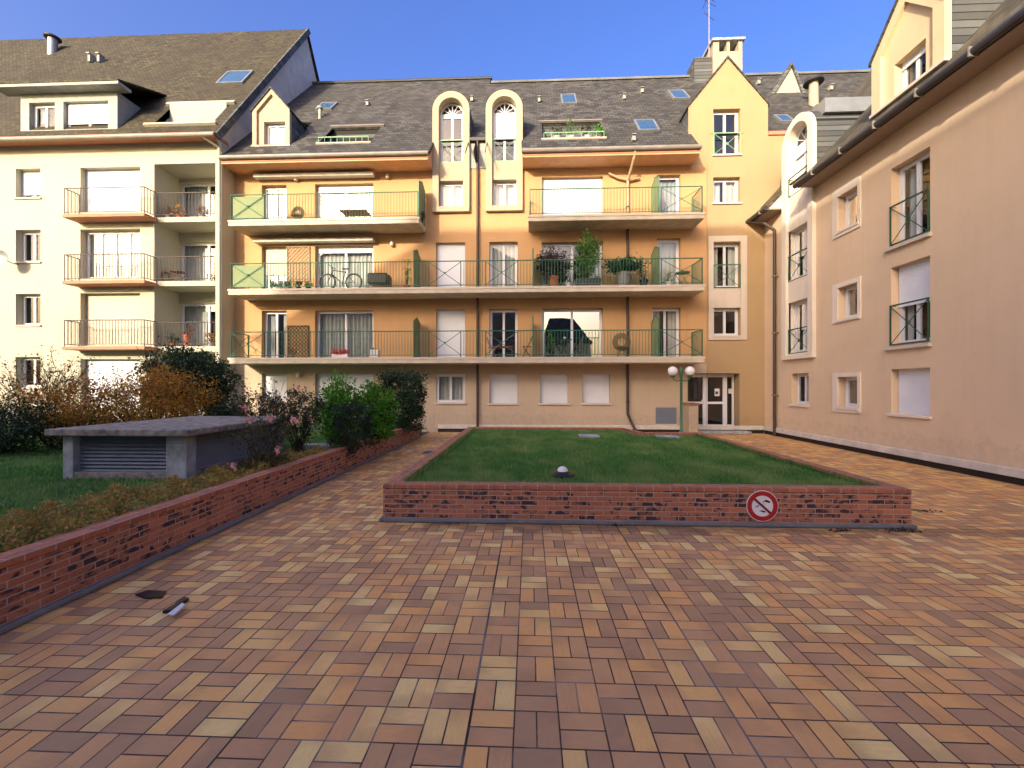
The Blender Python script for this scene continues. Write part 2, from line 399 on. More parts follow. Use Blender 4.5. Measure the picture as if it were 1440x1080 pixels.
def tag(o, label=None, cat=None, group=None, kind=None):
    if label: o['label'] = label
    if cat: o['category'] = cat
    if group: o['group'] = group
    if kind: o['kind'] = kind
    return o
def thing(name, loc, label, cat, group=None):
    o = bpy.data.objects.new(name, None); col.objects.link(o); o.location = loc
    o.empty_display_size = .2
    bpy.context.view_layer.update()
    return tag(o, label, cat, group)
def npmesh(name, V, Fc, mat, parent=None):
    me = bpy.data.meshes.new(name)
    nv, nf, k = len(V), len(Fc), Fc.shape[1]
    me.vertices.add(nv); me.vertices.foreach_set('co', V.astype(np.float32).ravel())
    me.loops.add(nf*k); me.loops.foreach_set('vertex_index', Fc.astype(np.int32).ravel())
    me.polygons.add(nf); me.polygons.foreach_set('loop_start', np.arange(0, nf*k, k, dtype=np.int32))
    me.update(calc_edges=True); me.materials.append(mat)
    o = bpy.data.objects.new(name, me); col.objects.link(o)
    if parent is not None: o.parent = parent; o.matrix_parent_inverse = parent.matrix_world.inverted()
    return o
def leaves(P, size, mat, name, parent=None, aspect=.55, up=0.0, rng=None):
    """one folded leaf (two triangles) at every point"""
    rng = rng or np.random.default_rng(1); n = len(P)
    d = rng.normal(size=(n, 3)); d[:, 2] += up; d /= np.linalg.norm(d, axis=1)[:, None]
    e = rng.normal(size=(n, 3)); e -= (e*d).sum(1)[:, None]*d; e /= np.linalg.norm(e, axis=1)[:, None]
    f = np.cross(d, e); L = (size*(.6+.8*rng.random(n)))[:, None]
    w = L*aspect*.5
    V = np.empty((n, 4, 3)); V[:, 0] = P; V[:, 1] = P+d*L*.5+e*w+f*L*.08; V[:, 2] = P+d*L; V[:, 3] = P+d*L*.5-e*w+f*L*.08
    V = V.reshape(-1, 3); I = np.arange(n)[:, None]*4
    Fc = np.concatenate([I+[0, 1, 2], I+[0, 2, 3]], 1).reshape(-1, 3)
    return npmesh(name, V, Fc, mat, parent)
def cloud(c, r, nclump, per, rng, shape='ell', cr=.22, shell=.5):
    """leaf clumps spread through a crown"""
    K = []
    while len(K) < nclump:
        q = rng.uniform(-1, 1, 3)
        l = np.linalg.norm(q) if shape == 'ell' else np.abs(q).max()
        if l > 1 or (l < shell and rng.random() > .25): continue
        K.append(q)
    K = np.array(K); rad = rng.uniform(.6, 1.3, nclump)*cr
    P = []
    for q, s in zip(K, rad):
        n = max(4, int(per*rng.uniform(.5, 1.4)))
        o = rng.normal(size=(n, 3))*s*.5
        P.append(q*r+o*np.mean(r))
    return np.concatenate(P)+np.array(c), K*r+np.array(c)
def shrub(name, base, c, r, mat, label, cat='shrub', nclump=60, per=60, size=.06, seed=1, shape='ell', cr=.22, shell=.5, stems=6, group=None, up=.2, aspect=.55, stemr=.012, stem_to=24):
    rng = np.random.default_rng(seed)
    t = thing(name, base, label, cat, group)
    P, K = cloud(c, np.array(r), nclump, per, rng, shape, cr, shell)
    P = P[P[:, 2] > base[2]+.01]
    leaves(P, size, mat, 'foliage', t, aspect, up, rng)
    mb = MB(); b = Vector(base)
    for i in range(min(stem_to, len(K))):
        k = Vector(K[i]); mid = b.lerp(k, .5)+Vector(rng.normal(size=3)*.06*max(r)); mid.z = max(mid.z, b.z+.02)
        s = b+Vector((rng.normal()*.05, rng.normal()*.05, -.03))
        mb.tube(s, mid, stemr, 5, stemr*.7); mb.tube(mid, k, stemr*.7, 5, stemr*.25)
    mb.build('trunk', m_bark, t)
    return t
# ------------------------------------------------------------------ building parts
RD = .2
def window(T, par, a0, a1, z0, z1, kind='casement', shut=0, curtain=0, sill=True, rd=RD, mirror=False, gl=None, cm=None, sm=None, name='window', fan=0, bars=2, sillm=None, open_leaf=False):
    """frame mesh (the part) with panes, shutter, curtain, sill and room behind as sub-parts"""
    fw = .06; D = -rd; mb = MB(T)
    if shut < 1:
        mb.box(a0, a0+fw, D-.06, D, z0, z1).box(a1-fw, a1, D-.06, D, z0, z1)
        mb.box(a0+fw, a1-fw, D-.06, D, z0, z0+fw).box(a0+fw, a1-fw, D-.06, D, z1-fw, z1)
        n = bars; w = (a1-a0-2*fw)/n
        for i in range(n):
            x0 = a0+fw+i*w; x1 = x0+w; g = .045
            mb.box(x0+.003, x0+g, D-.05, D+.012, z0+fw+.003, z1-fw-.003).box(x1-g, x1-.003, D-.05, D+.012, z0+fw+.003, z1-fw-.003)
            mb.box(x0+g, x1-g, D-.05, D+.010, z0+fw+.003, z0+fw+g).box(x0+g, x1-g, D-.05, D+.010, z1-fw-g, z1-fw-.003)
    else:
        mb.box(a0, a0+.03, D-.06, D+.02, z0, z1).box(a1-.03, a1, D-.06, D+.02, z0, z1)
    w = mb.build(name, m_white, par)
    if shut < 1:
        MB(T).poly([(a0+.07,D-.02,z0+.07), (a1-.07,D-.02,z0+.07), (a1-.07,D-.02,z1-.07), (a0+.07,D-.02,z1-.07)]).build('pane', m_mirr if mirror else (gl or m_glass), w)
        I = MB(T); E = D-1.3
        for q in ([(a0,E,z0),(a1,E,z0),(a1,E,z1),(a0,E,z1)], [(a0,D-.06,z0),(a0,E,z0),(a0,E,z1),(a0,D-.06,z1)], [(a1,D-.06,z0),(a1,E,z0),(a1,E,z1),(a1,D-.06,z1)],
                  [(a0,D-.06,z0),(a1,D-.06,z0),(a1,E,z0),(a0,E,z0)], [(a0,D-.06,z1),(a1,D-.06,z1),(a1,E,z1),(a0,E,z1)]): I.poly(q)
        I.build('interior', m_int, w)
        if curtain:
            cb = MB(T); spans = [(a0+.05, a1-.05)] if curtain >= 1 else [(a0+.05, a0+.05+(a1-a0)*curtain/2), (a1-.05-(a1-a0)*curtain/2, a1-.05)]
            for s0, s1 in spans:
                n = max(6, int((s1-s0)/.03)); pr = None; ph = random.random()*6
                for i in range(n+1):
                    x = s0+(s1-s0)*i/n; dd = D-.16+.025*math.sin(i*1.15+ph)+.012*math.sin(i*.37+ph)
                    cur = (cb.p(x, dd, z0+.03), cb.p(x, dd*1, z1-.02))
                    if pr: cb.f.append([pr[0], cur[0], cur[1], pr[1]])
                    pr = cur
            cb.build('curtain', cm or m_curt, w, True)
    if shut:
        sb = MB(T); zb = z1-(z1-z0)*min(shut, 1)+(.02 if shut >= 1 else 0); n = max(3, int((z1-zb)/.055)); h = (z1-zb)/n
        for i in range(n):
            zz = zb+i*h
            sb.box(a0+.03, a1-.03, D+.010, D+.036, zz+.008, zz+h)
            sb.box(a0+.03, a1-.03, D+.004, D+.012, zz, zz+.008)
        sb.box(a0+.03, a1-.03, D+.015, D+.045, zb-.03, zb)
        sb.build('shutter', sm or m_shut, w)
    if sill:
        MB(T).box(a0-.05, a1+.05, D-.02, .06, z0-.07, z0-.002).build('sill', sillm or m_pale, w, bevel=.006)
    return w
def rail_seg(mb, p, q, z, h, step=.115, x=False, r=.011, posts=True, post=.02):
    """balustrade between two points of a balcony edge (a,d)"""
    (a0, d0), (a1, d1) = p, q; L = math.hypot(a1-a0, d1-d0)
    P = lambda t, zz: (a0+(a1-a0)*t, d0+(d1-d0)*t, zz)
    mb.tube(P(0, z+h), P(1, z+h), .02, 6); mb.tube(P(0, z+.09), P(1, z+.09), .014, 5)
    if posts:
        for t in (0, 1): mb.tube(P(t, z), P(t, z+h), post, 6)
    if x:
        mb.tube(P(.0, z+.1), P(1, z+h-.03), .013, 5); mb.tube(P(0, z+h-.03), P(1, z+.1), .013, 5)
        mb.tube(P(.5, z+h*.5+.04), P(.5, z+h*.5+.09), .035, 8)
    else:
        n = max(2, round(L/step))
        for i in range(1, n): mb.tube(P(i/n, z+.09), P(i/n, z+h), r, 5)
def french_rail(T, par, a0, a1, z0, z1, d=.05, mat=None):
    mb = MB(T)
    mb.box(a0, a1, d-.02, d+.015, z1-.035, z1).box(a0, a1, d-.018, d+.012, z0, z0+.03)
    mb.box(a0, a0+.03, d-.016, d+.01, z0+.03, z1-.035).box(a1-.03, a1, d-.016, d+.01, z0+.03, z1-.035)
    w = .25*(a1-a0)
    mb.tube((a0+.02,d,z0+.02), (a1-.02,d,z1-.03), .011, 5); mb.tube((a0+.02,d,z1-.03), (a1-.02,d,z0+.02), .011, 5)
    c = ((a0+a1)/2, d, (z0+z1)/2)
    mb.torus(c, .05, .009, n=14, k=5)
    for a in (a0+.005, a1-.005): mb.tube((a, -.12, z1-.02), (a, d, z1-.02), .009, 5); mb.tube((a, -.12, z0+.02), (a, d, z0+.02), .009, 5)
    return mb.build('window_railing', mat or m_green, par)
def skylight(par, x0, y0, x1, y1, ye, ze, m, blind=False, push=.05):
    A = Vector(slp(x0, y1, ye, ze, m)); B = Vector(slp(x1, y1, ye, ze, m)); U = Vector(slp((x0+x1)/2, y0, ye, ze, m))
    ax = Vector((1,0,0)); sl = Vector((0, 1, m)).normalized(); nn = Vector((0, -m, 1)).normalized()
    w = B.x-A.x; h = (U.z-A.z)/sl.z; o = Vector((A.x, (A.y+B.y)/2, (A.z+B.z)/2))
    T = lambda a, d, z: tuple(o+ax*a+nn*d+sl*z)
    f = MB(T); f.box(0, w, -.05, push+.03, 0, .07).box(0, w, -.05, push+.03, h-.07, h).box(0, .07, -.05, push+.03, .07, h-.07).box(w-.07, w, -.05, push+.03, .07, h-.07)
    fr = f.build('skylight', m_zinc, par)
    MB(T).box(.07, w-.07, push-.01, push+.01, .07, h-.07).build('pane', m_skg, fr)
    return fr
m_skg = M('skylight_glass', C(60,90,120), .05, .1, 2, spec=1.0)
def flower(name, c, r, n, mat, par): # handful of petals
    rng = np.random.default_rng(int(abs(c[0])*1000) % 99991)
    P = np.array(c)+rng.normal(size=(n, 3))*r
    return leaves(P, r*1.6, mat, name, par, .9, 0, rng)
# ------------------------------------------------------------------ main apartment building
ZF = (2.92, 5.57, 8.23)
main = thing('apartment_building', (0, YW, 0), 'orange apartment block with long green-railed balconies, two arched window towers and a pointed yellow gable', 'building')
X = lambda x, Y=YW: fp(x, 300, Y)[0]
Z = lambda x, y, Y=YW: fp(x, y, Y)[1]
AL, AR = -12.17, XW
ZS, ZE, YE, MS = 10.55, 10.8, 16.2, 1.1
PH = math.atan(MS); cP, sP = math.cos(PH), math.sin(PH)
arch = [(X(608, 16.95), X(660, 16.95)), (X(683, 16.95), X(735, 16.95))]
AT = Z(634, 128, 16.95); AB = Z(634, 296, 16.95); FW = .25
GA0, GA1 = X(968), X(1080); JX = X(994)
colA, colB, colC, colD, colE, colG = [(X(a), X(b)) for a, b in ((368,403), (443,525), (613,654), (688,728), (762,848), (1003,1041))]
colF = (X(924), X(957)); colF1 = (X(917), X(957))
W = []                                                    # (a0,a1,z0,z1,options)
hd = lambda f: ZF[f]+2.03
W += [(*colA, ZF[2], hd(2)-.15, dict(curtain=.6, sill=False)), (*colB, ZF[2], hd(2)-.15, dict(curtain=1, sill=False, shut=.14)),
      (*colA, ZF[1], hd(1), dict(shut=.55, curtain=1, sill=False, sm=m_shutc)), (*colB, ZF[1], hd(1), dict(curtain=1, sill=False, shut=.12)),
      (*colA, ZF[0], hd(0), dict(curtain=.5, sill=False)), (*colB, ZF[0], hd(0), dict(curtain=1, sill=False, cm=m_curtg)),
      (*colA, 1.2, 2.36, dict(shut=1)), (*colB, .45, 2.36, dict(shut=1, sill=False)),
      (*colC, ZF[1], hd(1)+.05, dict(shut=1, sill=False)), (*colC, ZF[0], hd(0), dict(shut=1, sill=False)),
      (*colD, ZF[1], hd(1)+.05, dict(curtain=1, sill=False)), (*colD, ZF[0], hd(0), dict(sill=False)),
      (*colC, Z(634,566), Z(634,526), dict(curtain=.9, rd=.08)), (*colD, Z(708,567), Z(708,526), dict(shut=1)),
      (*colE, ZF[2], hd(2)-.05, dict(shut=1, sill=False)), (*colE, ZF[1], hd(1), dict(curtain=.4, sill=False)),
      (*colE, ZF[0], hd(0), dict(sill=False, mirror=True)),
      (X(759), X(799), Z(779,567), Z(779,526), dict(shut=1)), (X(819), X(858), Z(838,567), Z(838,526), dict(shut=1)),
      (*colF, ZF[2], hd(2)-.05, dict(sill=False, bars=1, curtain=1, cm=m_curtg)), (*colF, ZF[1], hd(1)+.1, dict(sill=False, bars=1, curtain=1)),
      (*colF1, ZF[0], hd(0), dict(sill=False, curtain=.6))]
H1 = [(w[0], w[1], w[2], w[3]) for w in W]
niche = [(a0+FW, a1-FW, AB+.18, ZS, .06) for a0, a1 in arch]
# entrance bay: joint, doorway, stair windows
ent = (X(967), X(1040), .1, Z(1003, 525), .55)
gwin = [(*colG, Z(1022,404), Z(1022,341)), (*colG, Z(1022,472), Z(1022,433)), (*colG, Z(1022,285), Z(1022,249))]
MB(TM).holes(JX+.012, AR+.02, 0, ZS, gwin+[ent], RD+.02).build('wall', m_yellow, main)
GB = 2.74
MB(TM).holes(AL, JX, GB, ZS, [h for h in H1+niche if h[2] > GB], RD+.02).build('wall', m_orange, main)
MB(TM).holes(AL, JX, 0, GB, [h for h in H1+[ent] if h[2] < GB], RD+.02).build('wall', m_beige, main)
MB(TM).box(JX, JX+.012, -.01, -.006, 0, ZS).build('joint', m_gutter, main)
MB(TM).holes(GA0, GA1, ZS, Z(968,150), [(*colG, Z(1022,217), Z(1022,153))], RD+.02).poly([(GA0,0,Z(968,150)), (GA1,0,Z(968,150)), (X(1023),0,Z(1023,82))]).build('gable_wall', m_yellow, main)
MB(TM).holes(arch[0][0], arch[1][1], ZS, 11.79, [(a+FW, b-FW, ZS-.01, 11.8, .06) for a, b in arch], 0).build('wall', m_orange, main)
MB(TM).holes(GA1, 14, ZS, 11.79, [], 0).holes(AR+.02, 14, 8, ZS, [], 0).build('wall', m_yellow, main)
MB(TM).box(GA1, 13, -.05, .06, 11.66, 11.8).build('gutter', m_salmon, main)
for w in W: window(TM, main, w[0], w[1], w[2], w[3], **w[4])
window(TM, main, *gwin[0], curtain=.5, sill=False); french_rail(TM, main, colG[0], colG[1], gwin[0][2]-.03, Z(1022,372), .03)
window(TM, main, *gwin[1], sill=True); window(TM, main, *gwin[2], curtain=.7)
window(TM, main, *colG, Z(1022,217), Z(1022,153)); french_rail(TM, main, colG[0], colG[1], Z(1022,218), Z(1022,187), .03, m_greenlit)
# pale surround of the stair windows
def panel(T, a0, a1, z0, z1, hs, d0, d1, mat, par, name):
    mb = MB(T)
    A = sorted({a0, a1, *[h[i] for h in hs for i in (0, 1)]}); Zs = sorted({z0, z1, *[h[i] for h in hs for i in (2, 3)]})
    for i in range(len(A)-1):
        for j in range(len(Zs)-1):
            ca, cz = (A[i]+A[i+1])/2, (Zs[j]+Zs[j+1])/2
            if not any(h[0] < ca < h[1] and h[2] < cz < h[3] for h in hs): mb.box(A[i], A[i+1], d0, d1, Zs[j], Zs[j+1])
    return mb.build(name, mat, par)
sa0, sa1 = X(996), X(1050)
panel(TM, sa0, sa1, Z(1022,478), Z(1022,332), [(colG[0]-.005, colG[1]+.005, Z(1022,474), Z(1022,340))], .001, .045, m_pale, main, 'window_surround')
MB(TM).box(colG[0]-.004, colG[1]+.004, .001, .02, Z(1022,433)+.003, Z(1022,404)-.003).build('spandrel', m_pale, main)
# plinth
MB(TM).box(-3.7, AR-.06, 0, .07, .14, .30).build('plinth', m_band, main, bevel=.01)
MB(TM).box(-3.7, AR-.06, 0, .035, 0, .137).build('plinth', m_black, main)
# gable: chevron roof and cheeks
def ring(T, O, I, d0, d1, mat, par, name):
    mb = MB(T); n = len(O)
    idx = [[mb.p(a, d, z) for a, z in P] for P in (O, I) for d in (d0, d1)]
    for i in range(n-1):
        j = i+1
        mb.f += [[idx[1][i], idx[1][j], idx[3][j], idx[3][i]], [idx[0][i], idx[0][j], idx[1][j], idx[1][i]], [idx[2][i], idx[2][j], idx[3][j], idx[3][i]]]
    mb.f += [[idx[0][0], idx[1][0], idx[3][0], idx[2][0]], [idx[0][-1], idx[1][-1], idx[3][-1], idx[2][-1]]]
    return mb.build(name, mat, par, smooth=True)
def chevron(T, a0, a1, zs, za, d0, d1, ov, th, mat, par, name='gable_roof', ac=None):
    ac = (a0+a1)/2 if ac is None else ac; k = (za-zs)/(ac-a0)
    pts = [(a0-ov, zs-ov*k+th), (ac, za+th), (a1+ov, zs-ov*k+th), (a1+ov, zs-ov*k), (ac, za+.005), (a0-ov, zs-ov*k)]
    mb = MB(T)
    mb.prism([pts[0], pts[1], pts[4], pts[5]], d0, d1).prism([pts[1], pts[2], pts[3], pts[4]], d0, d1)
    return mb.build(name, mat, par)
zsh = Z(968,150); zap = Z(1023,82)
chevron(TM, GA0, GA1, zsh, zap, .05, -3.8, .05, .09, m_slate, main, 'gable_roof', X(1023))
for q in (GA0, GA1-.05): MB(TM).box(q, q+.05, -3.4, -.003, 10.9, zsh+.03).build('cheek', m_sldark, main)
# arched window towers
def arch_pts(a0, a1, zb, zt, n=22):
    R = (a1-a0)/2; c = (a0+a1)/2; s = zt-R
    return [(a0, zb)]+[(c-R*math.cos(math.pi*i/n), s+R*math.sin(math.pi*i/n)) for i in range(n+1)]+[(a1, zb)]
def arch_unit(T, par, a0, a1, zb, zt, back, proud, wins, fmat, fw=FW, rails=(), cheek_z=11.0, shutfan=0, bar=.17):
    ring(T, arch_pts(a0, a1, zb, zt), arch_pts(a0+fw, a1-fw, zb, zt-fw), -RD-.05, proud, fmat, par, 'arched_surround')
    MB(T).box(a0+.002, a1-.002, -.02, proud+.015, zb-.04, zb+bar).build('surround_base', fmat, par, bevel=.01)
    R = (a1-a0)/2; c = (a0+a1)/2; zs = zt-R; r = R-fw
    lv_ = [zb+bar]+[q for w in sorted(wins, key=lambda w: w[0]) for q in (w[0], w[1])]+[zs-.02]
    for q0, q1 in zip(lv_[::2], lv_[1::2]):
        if q1-q0 > .03: MB(T).box(a0+fw+.002, a1-fw-.002, -RD-.02, .03, q0, q1-.001).build('spandrel', fmat, par)
    for w in wins: window(T, par, a0+fw+.003, a1-fw-.003, w[0], w[1], **w[2])
    # fanlight
    f = MB(T); n = 18; D = -RD
    P = lambda q, t: (c+q*math.cos(t), z0+q*math.sin(t)); z0 = zs-.02
    for i in range(n):
        t0, t1 = math.pi*i/n, math.pi*(i+1)/n
        f.prism([P(r-.06, t0), P(r-.003, t0), P(r-.003, t1), P(r-.06, t1)], D-.06, D)
    f.box(c-r+.003, c+r-.003, D-.06, D+.012, z0-.03, z0+.04)
    for t in (.18*math.pi, .34*math.pi, .5*math.pi, .66*math.pi, .82*math.pi):
        f.tube((c, D-.02, z0+.03), (c+(r-.04)*math.cos(t), D-.02, z0+(r-.04)*math.sin(t)), .014, 5)
    fo = f.build('fanlight', m_white, par)
    MB(T).poly([(c+(r-.03)*math.cos(math.pi*i/n), D-.035, z0+(r-.03)*math.sin(math.pi*i/n)) for i in range(n+1)]).build('pane', m_glass, fo)
    MB(T).prism([(c+(r+.0)*math.cos(math.pi*i/n), z0+(r+.0)*math.sin(math.pi*i/n)) for i in range(n+1)], D-.30, D-.26).build('interior', m_int, fo)
    # cheeks and barrel roof running back into the slope
    ring(T, arch_pts(a0-.02, a1+.02, cheek_z, zt+.02), arch_pts(a0+.06, a1-.06, cheek_z, zt-.06), -back, -.02, m_sldark, par, 'barrel_roof')
    for z_0, z_1, mt in rails: french_rail(T, par, a0+fw, a1-fw, z_0, z_1, .02, mt)
zz = lambda y, x=634: Z(x, y, 16.95)
arch_unit(TM, main, *arch[0], AB, AT, 2.6, .15, [(zz(225), AT-(arch[0][1]-arch[0][0])/2-.04, dict(sill=False)), (zz(291), zz(252), dict(curtain=1, cm=m_curt))], m_cream, rails=[(zz(226), zz(194), m_greenlit)])
arch_unit(TM, main, *arch[1], AB, AT, 2.6, .15, [(zz(225), AT-(arch[1][1]-arch[1][0])/2-.04, dict(sill=False, shut=.52)), (zz(291), zz(252), dict(curtain=1))], m_cream, rails=[(zz(226), zz(194), m_greenlit)])
# apron between the towers
MB(TM).box(arch[0][1]+.01, arch[1][0]-.01, .002, .03, ZS+.05, 11.6).build('apron', m_zincd, main)
MB(TM).box(arch[0][1]+.01, arch[1][0]-.01, .0, .16, 11.66, 11.78).build('gutter', m_gutter, main)
# slopes
def TR(a, d, l): return (a, YE+l*cP-d*sP, ZE+l*sP+d*cP)
L1, L2, LW = 7.3/cP, 6.64/cP, .9/cP
XS = -2.16
def rh(x0, y0, x1, y1):
    A = slp(x0, y1, YE, ZE, MS); B = slp(x1, y0, YE, ZE, MS); return (A[0], B[0]-.0, (A[2]-ZE)/sP, (B[2]-ZE)/sP)
ins1 = rh(447, 178, 536, 202); ins2 = rh(763, 171, 843, 196)
DA0, DA1 = X(357), X(409); DZB, DZS, DZA = Z(383,206), Z(383,157), Z(383,127)
MB(TR).holes(AL, XS, 0, L1, [(arch[0][0]+.03, XS+.1, -.1, LW), (arch[0][0]+.05, arch[0][1]-.05, -.1, (AT-.1-ZE)/sP), (DA0+.05, DA1-.05, (DZB+.1-ZE)/sP, (DZA-.2-ZE)/sP), (*ins1, .18)], .1).build('roof', m_slate, main)
MB(TR).holes(XS, 21, 0, L2, [(XS-.1, arch[1][1]-.03, -.1, LW), (arch[1][0]+.05, arch[1][1]-.05, -.1, (AT-.1-ZE)/sP), (6.36, 22, -.1, LW), (colG[0]-.12, colG[1]+.12, LW-.02, (13.45-ZE)/sP), (*ins2, .18)], .1).build('roof', m_slate, main)
yr1, zr1, yr2, zr2 = YE+7.3, ZE+7.3*MS, YE+6.64, ZE+6.64*MS
MB().poly([(AL,yr1,zr1), (XS,yr1,zr1), (XS,yr1+7.3,ZE), (AL,yr1+7.3,ZE)]).poly([(XS,yr2,zr2), (21,yr2,zr2), (21,yr2+6.64,ZE), (XS,yr2+6.64,ZE)]).poly([(XS,YE,ZE), (XS,yr1,zr1), (XS,yr1+7.3,ZE)]).poly([(21,YE,ZE),(21,yr2,zr2),(21,yr2+6.6,ZE)]).build('rear_roof', m_slate, main)
MB().box(AL+.01, 20.9, 29.8, 30, 0, ZE).box(20.8, 21, 17.2, 29.8, 0, ZE).build('rear_wall', m_back, main)
MB().box(AL, XS+.08, yr1-.12, yr1+.12, zr1-.05, zr1+.06).build('ridge', m_sldark, main); MB().box(XS+.09, 21, yr2-.12, yr2+.12, zr2-.05, zr2+.06).build('ridge', m_sldark, main)
for a0, a1 in ((AL+.1, arch[0][0]), (arch[1][1], X(985, 16.2))):
    MB(TM).box(a0, a1, .0, .88, ZS, ZS+.05).build('soffit', m_soffit, main)
    MB(TM).prism([(a0, ZS+.052), (a1, ZS+.052), (a1, ZE-.10), (a0, ZE-.10)], .80, .895).build('fascia', m_salmon, main)
    g = MB(TM); g.tube((a0-.02, .95, ZE-.04), (a1+.02, .95, ZE-.04), .085, 10); g.build('gutter', m_gutl, main)
MB(TM).poly([(AL+.1,0,ZS), (AL+.1,.88,ZS), (AL+.1,0,11.7)]).build('eave_end', m_soffit, main)
MB(TM).poly([(6.36,0,ZS), (6.36,.9,ZS), (6.36,.9,ZE),(6.36,0,11.79)]).poly([(arch[0][0]-.01,0,ZS), (arch[0][0]-.01,.9,ZS), (arch[0][0]-.01,.9,ZE),(arch[0][0]-.01,0,11.79)]).poly([(arch[1][1]+.01,0,ZS), (arch[1][1]+.01,.9,ZS), (arch[1][1]+.01,.9,ZE),(arch[1][1]+.01,0,11.79)]).build('eave_end', m_soffit, main)
# cut-in roof terraces
for hh in (ins1, ins2):
    a0, a1, l0, l1 = hh[:4]
    p0, p1 = TR(0,0,l0), TR(0,0,l1); y0, z0, y1, z1 = p0[1], p0[2], p1[1], p1[2]
    t = MB().box(a0-.02, a1+.02, y1+.10, y1+.14, z0-.3, z1+.1).poly([(a0-.0,y0,z0-.3),(a0-.0,y0,z0-.05),(a0-.0,y1+.1,z1+.02),(a0-.0,y1+.1,z0-.3)]).poly([(a1+.0,y0,z0-.3),(a1+.0,y0,z0-.05),(a1+.0,y1+.1,z1+.02),(a1+.0,y1+.1,z0-.3)]).box(a0, a1, y0, y1+.1, z0-.3, z0-.22)
    o = t.build('roof_terrace', m_sldark, main)
    r = MB().tube((a0+.05, y0-.05, z0+.22), (a1-.05, y0-.05, z0+.22), .025, 6)
    for i in range(9): q = a0+.05+(a1-a0-.1)*i/8; r.tube((q, y0-.05, z0-.02), (q, y0-.05, z0+.22), .012, 5)
    r.build('terrace_rail', m_greenlit, o)
    MB(TR).box(a0-.12, a1+.12, .0, .07, l1+.0, l1+.14).build('flashing', m_gutl, o)
    MB(TR).box(a0-.05, a1+.05, .0, .05, l0-.10, l0-.01).build('flashing', m_pale, o)
# small gabled dormer
def dormer(T, par, a0, a1, zb, zs, za, back, fmat, win, fw=.2, proud=.1, wo=None, ckm=None):
    c = (a0+a1)/2; k = (za-zs)/(c-a0); fi = fw
    O = [(a0, zb), (a0, zs), (c, za), (a1, zs), (a1, zb)]
    I = [(a0+fi, zb), (a0+fi, zs-.02), (c, za-fi*1.25), (a1-fi, zs-.02), (a1-fi, zb)]
    d = ring(T, O, I, -.05, proud, fmat, par, 'dormer')
    w = MB(lambda a, d_, z: T(a, d_-.0, z)); w.holes(a0+fi-.01, a1-fi+.01, zb, zs-.02, [win], RD+.02)
    w.poly([(a0+fi-.01, 0, zs-.02), (a1-fi+.01, 0, zs-.02), (c, 0, za-fi)]); w.build('dormer_wall', fmat, d)
    for q in (a0+.002, a1-.05): MB(T).box(q, q+.048, -back, -.055, zb-.8, zs).build('cheek', ckm or m_sldark, d)
    q = chevron(T, a0, a1, zs, za, proud+.05, -back, .05, .07, m_slate, d, 'dormer_roof')
    window(T, par, *win, **(wo or {}))
    MB(T).box(a0-.03, a1+.03, -.02, proud+.04, zb-.07, zb).build('dormer_sill', m_pale, d)
    return d
dormer(TM, main, DA0, DA1, DZB, DZS, DZA, 2.2, m_cream, (X(371), X(401), Z(386,205), Z(386,171)), fw=.17, wo=dict(sill=False, curtain=.5))
# roof lights and vents
for q in ((790,134,812,147), (898,170,928,185), (947,128,971,140), (1098,163,1118,173), (444,146,466,155)): skylight(main, *q, YE, ZE, MS, push=.05)
def vent(par, x, y, w=.1, h=.25, pl=(YE, ZE, MS)):
    p = slp(x, y, *pl); MB().box(p[0]-w, p[0]+w, p[1]-.18, p[1]+.12, p[2]-.1, p[2]+h*.5).box(p[0]-w*1.3, p[0]+w*1.3, p[1]-.25, p[1]+.1, p[2]+h*.5, p[2]+h*.62).build('roof_vent', m_zincd, par)
for q in ((518,148), (664,142), (758,143), (877,139), (902,130), (890,197), (1065,118), (1166,126), (1146,155)): vent(main, *q, w=.06, h=.2)
p = slp(450, 166, YE, ZE, MS); v_ = MB().lathe((p[0], p[1], p[2]-.2), [(.07,0), (.07,.6), (.13,.62), (.13,.7), (.02,.78)], 10); v_.build('roof_vent', m_zincd, main)
# chimney and aerial
cy = 22.0; ca0, ca1 = fp(1003,60,cy)[0], fp(1044,60,cy)[0]; ct = fp(1023,55,cy)[1]
ch = MB().box(ca0, ca1, cy, cy+1.0, 15.5, ct-.62).box(ca0, ca1, cy+.7, cy+1.0, ct-.62, ct-.1)
w3 = (ca1-ca0)
for u0, u1 in ((0, .2), (.47, .57), (.86, 1)): ch.box(ca0+w3*u0, ca0+w3*u1, cy, cy+.7, ct-.62, ct-.1)
c_ = ch.build('chimney', m_chim, main); MB().box(ca0-.1, ca1+.1, cy-.1, cy+1.1, ct-.1, ct+.02).build('chimney_cap', m_conc, c_)
MB().box(ca0-.9, ca0-.02, cy+.1, cy+1.2, 16.5, 18.6).build('stair_housing', m_sldark, main)
ax_ = fp(997, 60, cy+.3)[0]; az = H+cy*545/600
an = MB().tube((ax_, cy+.3, ct-2), (ax_, cy+.3, az+1.0), .025, 6)
for i, (zq, l) in enumerate(((az-.3, .45), (az-.05, .4), (az+.2, .35), (az+.45, .3), (az-1.0,.35))):
    an.tube((ax_-l, cy+.3-.25, zq), (ax_+l, cy+.3+.25, zq), .014, 5)
an.tube((ax_, cy-.3, az+.1), (ax_, cy+1.1, az+.1), .014, 5); an.build('aerial', m_metal, main)
